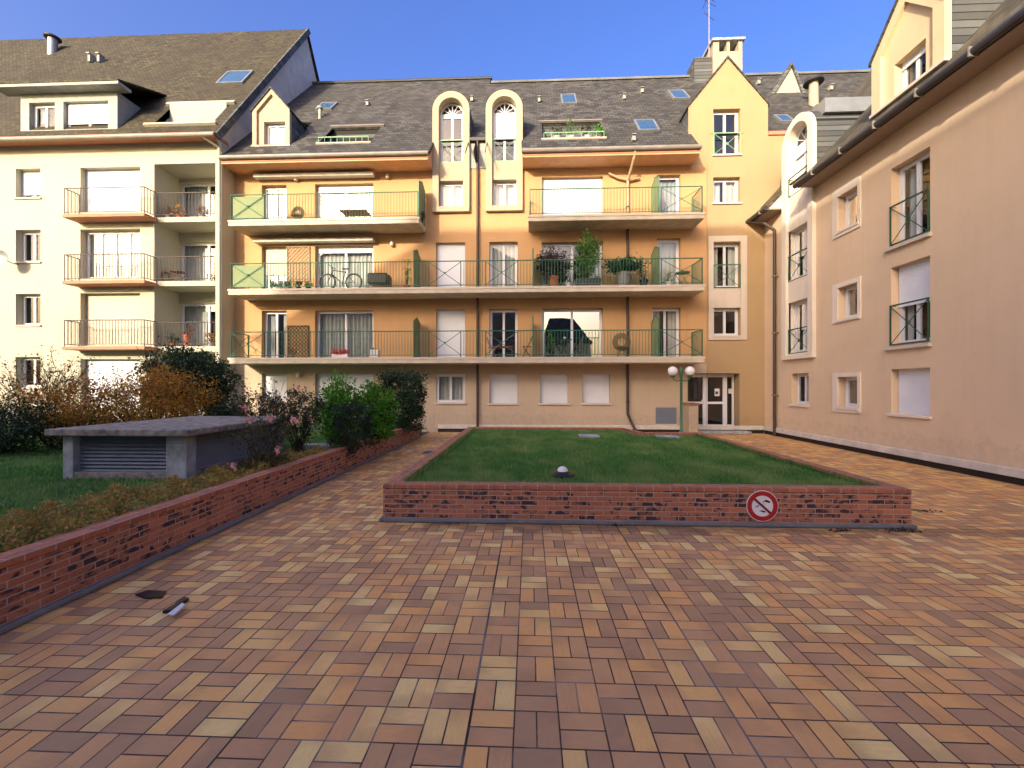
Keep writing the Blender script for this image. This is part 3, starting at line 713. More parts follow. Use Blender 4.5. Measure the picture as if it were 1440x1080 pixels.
# little triangular roof vent house and flue with hat
pb = slp(1106, 131, YE, ZE, MS); tx0, tx1 = slp(1083, 131, YE, ZE, MS)[0], slp(1131, 131, YE, ZE, MS)[0]; ty = pb[1]-.02
tz = pb[2]; apx = (slp(1112,131,YE,ZE,MS)[0], H+(ty/kx(1112)[1])*(543-90)/600)
tv = MB(); tv.prism([(tx0+.12, tz+.0), (tx1-.12, tz+.0), (apx[0], apx[1]-.12)], ty, ty+1.5); tv.build('louvred_outlet', m_zincd, main)
tv = MB(); tv.prism([(tx0-.05, tz-.08), (tx0+.12, tz-.08), (apx[0]+.03, apx[1]-.08), (apx[0], apx[1]+.06)], ty-.1, ty+1.7).prism([(tx1+.05, tz-.08), (apx[0]+.01, apx[1]+.06), (apx[0]+.02, apx[1]-.08), (tx1-.12, tz-.08)], ty-.1, ty+1.7); tv.build('outlet_roof', m_sldark, main)
p = slp(1142, 146, YE, ZE, MS); v_ = MB().lathe((p[0], p[1]-.1, p[2]-.3), [(.2,0), (.18,1.15)], 14); fl = v_.build('flue', m_chim, main, True)
MB().lathe((p[0], p[1]-.1, p[2]+.95), [(.4,-.1), (.36,.05), (.1,.16), (.01,.18)], 14).build('flue_hat', m_gutter, fl, True)
# balconies
def balcony(T, par, a0, a1, zf, depth, plan, ends=(1,1), mslab=m_slab, mrail=m_green, th=.2, h=1.0, fr=()):
    s = MB(T).box(a0, a1, .002, depth, zf-th, zf).build('balcony', mslab, par, bevel=.012)
    MB(T).box(a0-.02, a1+.02, depth-.12, depth+.02, zf-.05, zf+.025).build('slab_nosing', m_pale if mslab is m_slab else mslab, s)
    r = MB(T); e = depth-.07
    for x0, x1, xk in plan: rail_seg(r, (x0, e), (x1, e), zf+.02, h, x=xk)
    if ends[0]: rail_seg(r, (a0+.06, .03), (a0+.06, e), zf+.02, h, x=True)
    if ends[1]: rail_seg(r, (a1-.06, .03), (a1-.06, e), zf+.02, h, x=ends[1] == 2)
    r.build('railing', mrail, s)
    for x0, x1 in fr: MB(T).box(x0+.05, x1-.05, e-.045, e-.035, zf+.1, zf+.96).build('frosted_panel', m_screen, s)
    return s
def screen(T, s, a, zf, d1=1.03, h=1.62, pk=.2):
    P = [(.06, zf+.05), (d1, zf+.05), (d1, zf+h-pk), ((.06+d1)/2, zf+h), (.06, zf+h-pk)]
    f = MB(T)
    for (d0, z0), (d2, z2) in zip(P, P[1:]+P[:1]): f.tube((a, d0, z0), (a, d2, z2), .022, 6)
    f = f.build('privacy_screen', m_green, s)
    m = MB(T); m.T = lambda a_, d_, z_: T(a+d_, a_, z_)
    m.prism(P, -.006, .006).build('screen_panel', m_screen, f)
B0, B1 = X(321, 16), X(991, 16); yb = 16.07
xb = lambda x: X(x, 16.07)
full = [(B0+.06, xb(372), True), (xb(372), xb(603), False), (xb(603), xb(648), True), (xb(648), xb(683), False), (xb(683), xb(728), True), (xb(728), xb(930), False), (xb(930), B1-.06, True)]
b1 = balcony(TM, main, B0, B1, ZF[0], 1.1, full)
b2 = balcony(TM, main, B0, B1, ZF[1], 1.1, full, fr=[(B0+.06, xb(372))])
b3 = balcony(TM, main, B0, X(589, 16), ZF[2], 1.1, [(B0+.06, xb(372), True), (xb(372), X(589,16)-.06, False)], ends=(1, 1), fr=[(B0+.06, xb(372))], mrail=m_green)
b4 = balcony(TM, main, X(743, 16), B1, ZF[2], 1.1, [(X(743,16)+.06, xb(930), False), (xb(930), B1-.06, True)])
for b, z in ((b1, ZF[0]), (b2, ZF[1])):
    for a in (-4.42, .12, 4.8): screen(TM, b, a, z)
screen(TM, b3, -4.22, ZF[2]); screen(TM, b4, 4.8, ZF[2])
# awning boxes, wall lamps, drainpipes
for zq in (hd(2)+.12, hd(1)+.15):
    MB(TM).box(X(362), X(528), .03, .3, zq-.08, zq+.06).build('awning', m_band, main, bevel=.02)
for x, y in ((418,253), (546,249), (420,341), (552,344), (421,527)):
    a, z = X(x), Z(x, y); MB(TM).lathe((a, .1, z), [(.02,-.1), (.07,-.08), (.08,.02), (.05,.08), (.01,.1)], 10).box(a-.03, a+.03, 0, .08, z-.04, z+.02).build('wall_lamp', m_band, main, True)
ap = X(672)
MB(TM).tube((ap, .1, .02), (ap, .1, 11.7), .05, 10).build('drainpipe', m_pipe, main, True)
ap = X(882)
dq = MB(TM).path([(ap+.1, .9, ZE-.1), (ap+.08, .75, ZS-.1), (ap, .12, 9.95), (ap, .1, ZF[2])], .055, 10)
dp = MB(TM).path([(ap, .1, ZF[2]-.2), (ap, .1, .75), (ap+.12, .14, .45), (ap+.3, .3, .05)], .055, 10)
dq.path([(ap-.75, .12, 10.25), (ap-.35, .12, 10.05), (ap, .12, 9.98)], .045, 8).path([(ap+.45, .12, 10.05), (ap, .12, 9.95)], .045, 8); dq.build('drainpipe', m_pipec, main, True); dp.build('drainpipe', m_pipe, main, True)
for z in (1.2, 3.6, 6.2, 8.9): MB(TM).box(ap-.07, ap+.07, 0, .17, z, z+.03).build('pipe_bracket', m_gutter, main)
# vent grille
g0, g1, gz0, gz1 = X(922), X(951), Z(936,596), Z(936,573)
gr = MB(TM).box(g0, g1, .0, .02, gz0, gz1)
for i in range(12): z = gz0+.04+(gz1-gz0-.08)*i/11; gr.box(g0+.03, g1-.03, .018, .035, z, z+.018)
gr.build('vent_grille', m_louv, main); MB(TM).box(g0-.02, g1+.02, 0, .06, gz0-.07, gz0-.003).build('vent_sill', m_pale, main)
# entrance
ea0, ea1, ez0, ez1 = ent[:4]; D = -.5
def leaf(a0, a1, par=None, name='entrance_door', mid=True, fw=.09):
    m = MB(TM).box(a0, a0+fw, D, D+.07, ez0+.05, ez1-.02).box(a1-fw, a1, D, D+.07, ez0+.05, ez1-.02).box(a0+fw, a1-fw, D, D+.065, ez1-.14, ez1-.02).box(a0+fw, a1-fw, D, D+.065, ez0+.05, ez0+.2)
    if mid: m.box(a0+fw, a1-fw, D, D+.068, 1.13, 1.22)
    o = m.build(name, m_white, main)
    MB(TM).poly([(a0+fw-.01,D+.03,ez0+.1), (a1-fw+.01,D+.03,ez0+.1), (a1-fw+.01,D+.03,ez1-.1), (a0+fw-.01,D+.03,ez1-.1)]).build('pane', m_glass, o); return o
leaf(ea0+.02, X(998)); d2 = leaf(X(998)+.01, X(1027)); leaf(X(1027)+.01, ea1-.02, mid=False, fw=.06, name='side_light')
MB(TM).box(X(997)-.13, X(997)-.05, D+.075, D+.12, 1.15, 1.3).build('handle', m_white, d2)
MB(TM).box(X(1012), X(1019), D+.04, D+.045, 1.45, 1.75).build('notice', m_white, d2); MB(TM).box(X(1013), X(1017), D+.046, D+.048, 1.52, 1.64).build('notice_print', m_gutter, d2)
MB(TM).box(X(1032), X(1037), D+.036, D+.04, 1.55, 1.75).build('notice', m_band, d2)
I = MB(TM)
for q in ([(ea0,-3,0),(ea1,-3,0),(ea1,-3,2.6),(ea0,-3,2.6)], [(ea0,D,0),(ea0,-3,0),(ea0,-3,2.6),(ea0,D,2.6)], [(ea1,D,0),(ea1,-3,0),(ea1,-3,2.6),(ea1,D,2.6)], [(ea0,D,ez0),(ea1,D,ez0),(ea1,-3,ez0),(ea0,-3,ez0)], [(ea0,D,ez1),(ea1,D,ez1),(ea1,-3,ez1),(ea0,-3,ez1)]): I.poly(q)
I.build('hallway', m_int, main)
MB(TM).box(ea0-.1, ea1+.25, -.5, .42, .01, .115).build('doorstep', m_conc, main, bevel=.01)
# ------------------------------------------------------------------ right wing
wing = thing('apartment_building', (XW, 6, 0), 'pinkish beige apartment wing along the right side with green window rails', 'building')
RY = lambda x, Xp=XW: rp(x, 300, Xp)[0]
RZ = lambda x, y, Xp=XW: rp(x, y, Xp)[1]
XE = 8.58; ZE2 = H+.757*XE; ZS2 = ZE2-.12; MW = 1.09
a_l = (RY(1308), RY(1253)); a_s = (RY(1207), RY(1179)); a_so = (RY(1211), RY(1172)); a_g = (RY(1137), RY(1113))
ua0, ua1 = RY(1142, XW-.12), RY(1099, XW-.12)
uzb, uzt = RZ(1120, 503, XW-.12), RZ(1120, 163, XW-.12)
lw = [(*a_l, RZ(1280,336), RZ(1280,222), dict(sill=False, curtain=.5)), (*a_l, RZ(1280,483), RZ(1280,368), dict(shut=.5, curtain=.4, sill=False)), (*a_l, RZ(1280,583), RZ(1280,518), dict(shut=1))]
sw = [(*a_s, RZ(1193,319), RZ(1193,269), dict(sill=True)), (*a_s, RZ(1193,447), RZ(1193,401), dict(sill=True)), (*a_s, RZ(1193,573), RZ(1193,530), dict(sill=True))]
gw = [(*a_g, RZ(1125,569), RZ(1125,525), dict())]
fwu = .24
HS = [w[:4] for w in lw+sw+gw]+[(ua0+fwu, ua1-fwu, uzb+.16, ZS2+.02, .06)]
MB(TW).holes(-9, YW, 0, ZS2, HS, .24).build('wall', m_wing, wing)
for w in lw+sw+gw:
    o = dict(w[4]); window(TW, wing, *w[:4], rd=.21, bars=1 if w in sw else 2, sillm=m_palew, gl=m_glassd, **o)
for i, w in enumerate(lw[:2]):
    top = RZ(1280, 278) if i == 0 else RZ(1280, 424)
    french_rail(TW, wing, a_l[0], a_l[1], w[2], top, .03, m_greend)
    MB(TW).box(a_l[0]-.05, a_l[1]+.12, -.02, .09, w[2]-.12, w[2]-.04).build('sill', m_pale, wing, bevel=.006)
for i, (y0, y1) in enumerate(((328,260), (452,395), (580,524))):
    panel(TW, a_so[0], a_so[1], RZ(1191,y0), RZ(1191,y1), [(a_s[0]+.0, a_s[1]-.0, sw[i][2]-.002, sw[i][3]+.002)], .001, .035, m_palew, wing, 'window_surround')
# arched tower in the wing
Zu = lambda y, x=1123: RZ(x, y, XW-.12)
zsp = uzt-(ua1-ua0)/2-.04
arch_unit(TW, wing, ua0, ua1, uzb, uzt, 2.2, .12, [(Zu(266), zsp, dict(sill=False, curtain=.6, shut=.2)), (Zu(388), Zu(316), dict(sill=False, curtain=.6)), (Zu(495), Zu(421), dict(sill=False))], m_palew, fw=fwu,
          rails=[(Zu(266), Zu(238), m_greend), (Zu(390), Zu(352), m_greend), (Zu(496), Zu(460), m_greend)], cheek_z=ZE2+.3, bar=.12)
# eaves, slopes
PW = math.atan(MW); cW, sW = math.cos(PW), math.sin(PW)
def TRW(a, d, l): return (XE+l*cW-d*sW, a, ZE2+l*sW+d*cW)
LR = 9.2/cW; lwall = (XW-XE)/cW
wd0, wd1 = RY(1335), RY(1231); wzb = RZ(1283, 122); wzs = RZ(1229, 92); wza = wzs+(wd1-wd0)/2*1.12
MB(TRW).holes(-9, YW, 0, LR, [(ua0+.02, ua1-.02, -.1, lwall+.01), (ua0+.05, ua1-.05, lwall, (uzt-.1-ZE2)/sW), (wd0+.05, wd1-.05, (wzb+.1-ZE2)/sW, (wza-.2-ZE2)/sW)], .08).holes(YW, 24, lwall+.5, LR, [], 0).build('roof', m_slatew, wing)
MB().poly([(XE+9.2,-9,ZE2+9.2*MW), (XE+9.2,24,ZE2+9.2*MW), (XE+18.4,24,ZE2), (XE+18.4,-9,ZE2)]).build('rear_roof', m_slatew, wing)
MB().box(26.8, 27, -9, 24, 0, ZE2).poly([(XE,-9,ZE2), (XE+9.2,-9,ZE2+9.2*MW), (XE+18.4,-9,ZE2)]).poly([(XW,-9,0), (27,-9,0), (27,-9,ZE2), (XW,-9,ZE2)]).build('rear_wall', m_back, wing)
for a0, a1 in ((-9, ua0-.01), (ua1+.01, YW-.01)):
    MB(TW).box(a0, a1, .0, .56, ZS2-.0, ZS2+.05).build('soffit', m_soffitg, wing)
    MB(TW).tube((a0, .66, ZE2-.06), (a1+.1*(a1 > 16), .66, ZE2-.06), .085, 10).build('gutter', m_gutter, wing)
    MB(TW).box(a0, a1, .555, .58, ZS2-.01, ZE2-.02).build('fascia', m_gutter, wing)
    q = a0+.3
    while q < a1: MB(TW).box(q, q+.03, .56, .755, ZE2-.16, ZE2+.03).build('gutter_bracket', m_gutl, wing); q += 1.15
for a in (ua0-.012, ua1+.012): MB(TW).poly([(a,0,ZS2), (a,.6,ZS2), (a,.6,ZE2), (a,0,ZE2+.65)]).build('eave_end', m_pale, wing)
dormer(TW, wing, wd0, wd1, wzb, wzs, wza, 2.4, m_creamw, (RY(1302), RY(1258), RZ(1280,118), RZ(1280,72)), fw=.28, wo=dict(sill=False, curtain=.4, shut=.2), ckm=m_sldark)
# flat zinc head over the tower roof
MB(TW).box(ua0-.05, ua1+.05, -2.4, -.25, uzt-.42, uzt+.035).build('zinc_head', m_zinc, wing)
# downpipe in the inner corner
MB(TW).path([(16.95,.66,ZE2-.1), (16.4,.4,ZS2-.25), (16.2,.12,ZS2-.6), (16.2,.12,.0)], .055, 10).build('drainpipe', m_pipe, wing, True)
for z in (1.5, 3.8, 5.9): MB(TW).box(16.12, 16.28, 0, .19, z, z+.04).build('pipe_bracket', m_gutl, wing)
MB(TW).box(-9, YW-.08, 0, .10, .14, .30).build('plinth', m_band, wing, bevel=.01)
MB(TW).box(-9, YW-.08, 0, .05, 0, .137).build('plinth', m_black, wing)
# ------------------------------------------------------------------ ivory neighbour
nb = thing('apartment_building', (-16, YN, 0), 'ivory apartment block at the left with salmon balcony slabs and a brown slate roof', 'building')
N = lambda x, Y=YN: fp(x, 300, Y)[0]
NZ = lambda x, y, Y=YN: fp(x, y, Y)[1]
NL, NR = -30, N(303)
nw = [(N(22), N(57), NZ(40,278), NZ(40,237), dict(shut=.8)), (N(22), N(57), NZ(40,368), NZ(40,323), dict()), (N(22), N(57), NZ(40,457), NZ(40,413), dict()), (N(22), N(57), NZ(40,545), NZ(40,502), dict()),
      (N(-55), N(-20), NZ(-30,368), NZ(-30,323), dict()), (N(-55), N(-20), NZ(-30,278), NZ(-30,237), dict()),
      (N(113), N(197), NZ(155,297), NZ(155,235), dict(shut=1, sill=False)), (N(113), N(197), NZ(155,391), NZ(155,322), dict(curtain=1, sill=False, bars=4)), (N(113), N(197), NZ(155,486), NZ(155,412), dict(shut=1, sill=False, sm=m_shutc)),
      (N(113), N(197), NZ(155,575), NZ(155,505), dict(shut=1, sill=False))]
lo = [(N(217), NR-.0, NZ(260,b), NZ(260,a), 1.2) for a, b in ((230,305), (312,395), (402,487), (495,580))]
lo = [(a, b-.001, c, d, e) for a, b, c, d, e in lo]
ztop = NZ(150, 203)
MB(TN).holes(NL, NR, 0, ztop, [w[:4] for w in nw]+lo, .25).box(NR, N(313), -1.5, .0, 0, ztop).box(N(313)+.001, AL-.002, -1.5, -.45, 0, ztop).build('wall', m_ivory, nb)
for w in nw: window(TN, nb, *w[:4], rd=.25, **w[4])
TN2 = lambda a, d, z: TN(a, d-1.2, z)
lw2 = []
for a, b, c, d, e in lo[:3]: lw2.append((N(252, YN+1.2), NR-.08, c+.02, c+1.95, dict(sill=False, curtain=.8, bars=2)))
MB(TN2).holes(lo[0][0]-.02, NR+.02, 0, ztop, [w[:4] for w in lw2], .15).build('loggia_wall', m_ivory, nb)
for w in lw2: window(TN2, nb, *w[:4], rd=.13, **w[4])
for i, yb_ in enumerate((300, 394, 487)):
    z = NZ(150, yb_, 15.8)-.0
    a0, a1 = N(87, 15.8), N(203, 15.8)
    s = MB(TN).box(a0, a1, .002, .6, z-.12, z).build('balcony', m_salmon, nb, bevel=.01)
    r = MB(TN); rail_seg(r, (a0+.05, .55), (a1-.05, .55), z, 1.02, .13, r=.010, post=.014); rail_seg(r, (a0+.05, .02), (a0+.05, .55), z, 1.02, .13, post=.012); rail_seg(r, (a1-.05, .02), (a1-.05, .55), z, 1.02, .13, post=.012)
    r.build('railing', m_brownrail, s)
    r = MB(TN); zl = lo[i][2]; rail_seg(r, (lo[i][0]+.03, .03), (NR-.03, .03), zl, .95, .13, r=.010, post=.012); r.build('loggia_railing', m_brownrail, nb)
# eaves and slope
YNE, MN = 15.9, 1.43; ZNE = fp(150, 193, YNE)[1]; PN = math.atan(MN); cN, sN = math.cos(PN), math.sin(PN)
def TRN(a, d, l): return (a, YNE+l*cN-d*sN, ZNE+l*sN+d*cN)
yrn = 22.7; LN = (yrn-YNE)/cN; zrn = ZNE+(yrn-YNE)*MN
q0 = slp(214, 176, YNE, ZNE, MN); q1 = slp(322, 147, YNE, ZNE, MN)
insn = (q0[0], q1[0], (q0[2]-ZNE)/sN, (q1[2]-ZNE)/sN)
MB(TRN).holes(NL, AL+.12, 0, LN, [(*insn, .2)], .1).build('roof', m_sltile, nb)
MB().poly([(NL,yrn,zrn), (AL+.12,yrn,zrn), (AL+.12,yrn+6.8,ZNE), (NL,yrn+6.8,ZNE)]).build('rear_roof', m_sltile, nb)
MB().poly([(AL,YN,0), (AL,29,0), (AL,29,ZNE), (AL,yrn,zrn-.12), (AL,YNE+.1,ZNE), (AL,YN,ZNE-.4)]).box(NL, AL, 28.9, 29, 0, ZNE).build('end_wall', M('grey_gable_render', C(204,200,192), .9, .15), nb)
MB(TRN).box(AL+.12, AL+.2, -.2, .06, 0, LN).build('verge', m_sldark, nb)
MB(TN).box(NL, AL+.05, -.3, .5, ztop-.02, ztop+.10).build('eave_board', m_salmon, nb)
MB(TN).tube((NL, .55, ZNE-.02), (AL+.1, .55, ZNE-.02), .08, 10).build('gutter', m_gutl, nb)
MB(TN).box(NL, NR, .0, .02, ztop-.10, ztop-.025).build('cornice', m_ivory, nb)
MB(TN).path([(N(300), .5, ZNE-.1), (N(311), .1, ztop-.3), (N(311), .08, .1)], .05, 10).build('drainpipe', m_ivory, nb, True)
a0, a1 = insn[:2]; p0, p1 = TRN(0,0,insn[2]), TRN(0,0,insn[3])
t = MB().box(a0, a1, p1[1]-.15, p1[1]-.10, p0[2]-.4, p1[2]+.02).poly([(a0,p0[1],p0[2]-.4),(a0,p0[1],p0[2]-.05),(a0,p1[1],p1[2]),(a0,p1[1],p0[2]-.4)]).poly([(a1,p0[1],p0[2]-.4),(a1,p0[1],p0[2]-.05),(a1,p1[1],p1[2]),(a1,p1[1],p0[2]-.4)]).box(a0, a1, p0[1], p1[1], p0[2]-.4, p0[2]-.35)
o = t.build('roof_terrace', m_zincd, nb); MB().box(a0+.9, a1-.5, p1[1]-.2, p1[1]-.16, p0[2]+.0, p0[2]+.5).build('terrace_window', m_int, o)
MB(TRN).box(a0-.25, a1+.25, 0, .1, insn[3], insn[3]+.16).build('flashing', m_ivory, o); MB(TRN).box(a0-.25, a1+.25, 0, .1, insn[2]-.14, insn[2]-.01).build('flashing', m_ivory, o)
skylight(nb, 305, 102, 341, 119, YNE, ZNE, MN, push=.06)
# wide flat dormer
dY = 16.3
d0, d1 = fp(29,150,dY)[0], fp(165,150,dY)[0]; dz0, dz1 = fp(100,186,dY)[1], fp(100,131,dY)[1]
TD = lambda a, d, z: (a, dY-d, z)
dw = [(fp(41,0,dY)[0], fp(77,0,dY)[0], dz0+.12, fp(60,144,dY)[1], dict(curtain=.5, sill=False)), (fp(89,0,dY)[0], fp(152,0,dY)[0], dz0+.12, fp(120,142,dY)[1], dict(shut=.72, curtain=.5, sill=False))]
dn = MB(TD).holes(d0, d1, dz0-.2, dz1, [w[:4] for w in dw], .2).box(d0, d0+.06, -3.2, -.002, dz0-.2, dz1).box(d1-.06, d1, -3.2, -.002, dz0-.2, dz1).build('flat_dormer', m_zincd, nb)
for w in dw: window(TD, nb, *w[:4], rd=.18, **w[4])
e0, e1 = fp(-12,120,15.85)[0], fp(166,120,15.85)[0]
MB(TD).prism([(e0, dz1+.0), (e1, dz1+.0), (e1, dz1+.11), (e0, dz1+.11)], .45, -.1).build('dormer_roof', m_zincd, dn)
sl = MB(); za_ = dz1+.112; sl.f = []
pts = [(e0, 15.83, za_), (e1, 15.83, za_), (e1, 19.2, za_+1.35), (e0, 19.2, za_+1.35)]
i = [sl.p(*p) for p in pts]+[sl.p(p[0], p[1], p[2]+.06) for p in pts]
for q in ((0,1,2,3), (4,5,6,7), (0,1,5,4), (1,2,6,5), (2,3,7,6), (3,0,4,7)): sl.f.append([i[k] for k in q])
sl.build('dormer_slope', m_sltile, dn)
p = slp(74, 73, YNE, ZNE, MN); v_ = MB().lathe((p[0], p[1], p[2]-.3), [(.2,0), (.2,1.0)], 14); fl = v_.build('flue', m_zinc, nb, True)
MB().lathe((p[0], p[1], p[2]+.72), [(.34,-.03), (.36,.03), (.1,.1), (.01,.11)], 14).build('flue_hat', m_gutter, fl, True)
for x in (130, 143): vent(nb, x, 87, .06, .5, (YNE, ZNE, MN))
# satellite dish at the left margin
dx, dz_ = fp(6, 363, 15.9)
ds = thing('satellite_dish', (dx, 16.3, dz_), 'grey satellite dish fixed to the ivory wall left of the middle window', 'dish')
R_ = MB(lambda a, d, z: (dx-.1+a*1.0, 15.95-z, dz_+d)); R_.lathe((0,0,0), [(.02,-.02), (.15,.0), (.28,.06), (.30,.09), (.28,.075), (.14,.02), (.01,.0)], 20); R_.build('dish', m_zinc, ds, True)
MB().path([(dx-.1,15.97,dz_), (dx-.1,16.2,dz_-.1), (dx-.1,16.41,dz_-.1)], .02).tube((dx-.1,15.95,dz_-.2), (dx-.02,15.6,dz_-.05), .012).build('bracket', m_metal, ds)
# ------------------------------------------------------------------ block behind the viewer: its roof throws the shade over the court
sb = thing('apartment_building', (-10, -8, 0), 'tall hipped apartment block closing the court behind the viewpoint', 'building')
def shade_block():
    f = MB(); yf, yk, yr = -8.2, -18.2, -13.2
    xl, xr, rl, rr_, ze, zr = -24.3, 1.0, -19.6, -7.8, 13.0, 19.3
    f.box(xl, xr, yk, yf, 0, ze); f.build('wall', m_back, sb)
    r = MB(); A = [(xl-.4,yf+.4,ze), (xr+.4,yf+.4,ze), (xr+.4,yk-.4,ze), (xl-.4,yk-.4,ze), (rl,yr,zr), (rr_,yr,zr)]
    i = [r.p(*p) for p in A]; r.f += [[i[0],i[1],i[5],i[4]], [i[1],i[2],i[5]], [i[2],i[3],i[4],i[5]], [i[3],i[0],i[4]], [i[0],i[3],i[2],i[1]]]
    r.build('roof', m_sldark, sb)
    Tb = lambda a, d, z: (a, yf+d, z)
    for z in (1.0, 3.6, 6.2, 8.6):
        for a in range(-26, 0, 3): MB(Tb).box(a, a+1.2, -.05, .02, z, z+1.3).build('window', m_white, sb)
shade_block()
lw_ = thing('apartment_building', (-34, -8, 0), 'unseen flat block added behind the viewpoint to shade the left garden', 'building')  # added out of view to keep the sun off the left garden
MB().box(-48, -24.8, -18, -8.2, 0, 9.4).build('wall', m_back, lw_); MB().box(-48.2, -24.75, -18.2, -8.0, 9.401, 9.7).build('roof', m_zincd, lw_)
lb = thing('house', (3.4, -9, 0), 'low slate-roofed house behind the viewpoint beside the tall block', 'house')
MB().box(1.3, 6.2, -16, -9, 0, 6.2).build('wall', m_back, lb)
r = MB(); i = [r.p(*p) for p in ((1.1,-8.8,6.2), (6.4,-8.8,6.2), (6.4,-16.2,6.2), (1.1,-16.2,6.2), (2.2,-12.5,9.3), (4.8,-12.5,9.3))]
r.f += [[i[0],i[1],i[5],i[4]], [i[1],i[2],i[5]], [i[2],i[3],i[4],i[5]], [i[3],i[0],i[4]], [i[0],i[3],i[2],i[1]]]; r.build('roof', m_slate, lb)
# ------------------------------------------------------------------ ground
XL = -3.96                                     # face of the garden wall
def sheet(name, x0, x1, y0, y1, z, mat):
    return MB().poly([(x0,y0,z), (x1,y0,z), (x1,y1,z), (x0,y1,z)]).build(name, mat)
m_far = M('far_ground', C(92,90,82), .95, .3, .2)
tag(sheet('ground', -900, 900, -900, 900, -.02, m_far), kind='structure')
tag(sheet('terrace', XL-.05, XW, -8.2, YW, 0, m_pav), kind='structure')
m_lawn = M('lawn_ground', C(88,124,60), .95, .3, 3, .02, 30, c2=C(58,86,44))
gl = MB().box(-29, XL-.21, -8, YN-.05, -.01, .40); tag(gl.build('garden_ground', m_lawn), kind='structure')
# garden wall
GY1 = 15.2
def brickwall(name, loc, segs, label, top):
    t = thing(name, loc, label, 'wall')
    for ax, x0, x1, y0, y1 in segs:
        MB().box(x0, x1, y0, y1, 0, top-.06).build('wall', m_bx if ax == 'X' else m_by, t)
        MB().box(x0-.006, x1+.006, y0-.006, y1+.006, top-.058, top).build('coping', m_cx if ax == 'X' else m_cy, t, bevel=.008)
    return t
gw_ = brickwall('garden_wall', (XL, 5, 0), [('Y', XL-.2, XL, -8, GY1-.21), ('X', XL-.2, XL+.0, GY1-.2, GY1)], 'long low red brick wall holding the garden on the left', .535)
MB().box(XL+.001, XL+.05, -8, GY1, .004, .055).build('mortar_fillet', m_kerb, gw_, bevel=.015)
# planter
PX0, PX1, PY0, PY1, PT = -2.0, 4.95, 5.75, 14.0, .51
NX, NY = 3.0, 12.6
pl = thing('lawn_planter', (1.4, 9, 0), 'raised red brick planter wall enclosing the rectangular lawn in the courtyard', 'planter')
th = .2; a = .13
Q = [(PX0, PY0), (PX1, PY0), (PX1, NY), (NX+.3, NY), (NX, PY1), (PX0, PY1)]
def bw(pts, ax, top=PT, a_=None):
    MB().hprism(pts, 0, top-.06).build('wall', m_bx if ax == 'X' else m_by, pl)
    c = Vector((sum(p[0] for p in pts)/4, sum(p[1] for p in pts)/4)); 
    MB().hprism([(p[0]+(.006 if p[0] > c.x else -.006), p[1]+(.006 if p[1] > c.y else -.006)) for p in pts], top-.058, top).build('coping', m_cx if ax == 'X' else m_cy, pl, bevel=.008)
bw([(PX0, PY0), (PX1, PY0), (PX1, PY0+th), (PX0, PY0+th)], 'X')
bw([(PX0, PY0+th+.013), (PX0+th, PY0+th+.013), (PX0+th, PY1-th-.013), (PX0, PY1-th-.013)], 'Y')
bw([(PX1-th, PY0+th+.013), (PX1, PY0+th+.013), (PX1, NY-th-.013), (PX1-th, NY-th-.013)], 'Y')
bw([(PX0, PY1-th), (NX-.02, PY1-th), (NX-.02, PY1), (PX0, PY1)], 'X')
bw([(NX+.32, NY-th), (PX1, NY-th), (PX1, NY), (NX+.32, NY)], 'X')
bw([(NX-.007, PY1-th), (NX+.11, NY), (NX+.31, NY), (NX+.0, PY1)], 'Y')
MB().box(PX0+.0, PX1+.04, PY0-.05, PY0-.001, .004, .055).box(PX0-.05, PX0-.001, PY0-.05, PY1, .004, .05).box(PX1+.001, PX1+.05, PY0, NY, .004, .05).build('mortar_fillet', m_kerb, pl, bevel=.015)
GZ = .40
tag(MB().hprism([(PX0+th+.001, PY0+th+.001), (PX1-th-.001, PY0+th+.001), (PX1-th-.001, NY-th-.001), (NX+.1, NY-th-.001), (NX-.02, PY1-th-.001), (PX0+th+.001, PY1-th-.001)], .1, GZ).build('lawn', m_lawn), kind='structure')
def grass(n, rects, z, h, mat, label, seed, lean=.5, w=.006):
    rng = np.random.default_rng(seed); A = np.array([(r[1]-r[0])*(r[3]-r[2])*r[4] for r in rects]); A = A/A.sum(); P = []
    for r, f in zip(rects, A):
        m = int(n*f); P.append(np.stack([rng.uniform(r[0], r[1], m), rng.uniform(r[2], r[3], m), np.full(m, z)], 1))
    P = np.concatenate(P); n = len(P)
    pt = .5+.5*np.sin(P[:, 0]*2.1+np.sin(P[:, 1]*1.3)*2)*np.sin(P[:, 1]*2.7+1)
    t = rng.uniform(0, 2*np.pi, n); hh = h*(.5+.7*rng.random(n)+.25*pt)
    d = np.stack([np.cos(t), np.sin(t), np.zeros(n)], 1); s = np.stack([-np.sin(t), np.cos(t), np.zeros(n)], 1)
    V = np.empty((n, 3, 3)); V[:, 0] = P-s*w; V[:, 1] = P+s*w; V[:, 2] = P+d*(hh*lean*rng.random(n))[:, None]; V[:, 2, 2] += hh
    o = npmesh('grass', V.reshape(-1, 3), np.arange(n*3).reshape(-1, 3), mat)
    return tag(o, label, 'grass', kind='stuff')
grass(150000, [(PX0+th+.01, PX1-th-.01, PY0+th+.01, 8.2, 2.6), (PX0+th+.01, PX1-th-.01, 8.2, NY-th-.01, 1), (PX0+th+.01, NX-.1, NY-th, PY1-th-.01, 1)], GZ-.005, .07, g_lawn, 'short green grass growing inside the brick planter', 3, .8, .007)
grass(100000, [(-13, XL-.6, 3.0, 7.5, 2), (-16, XL-.3, 7.5, 13, 1)], .395, .06, g_lawn, 'green lawn grass in the raised garden on the left', 4, .8, .009)
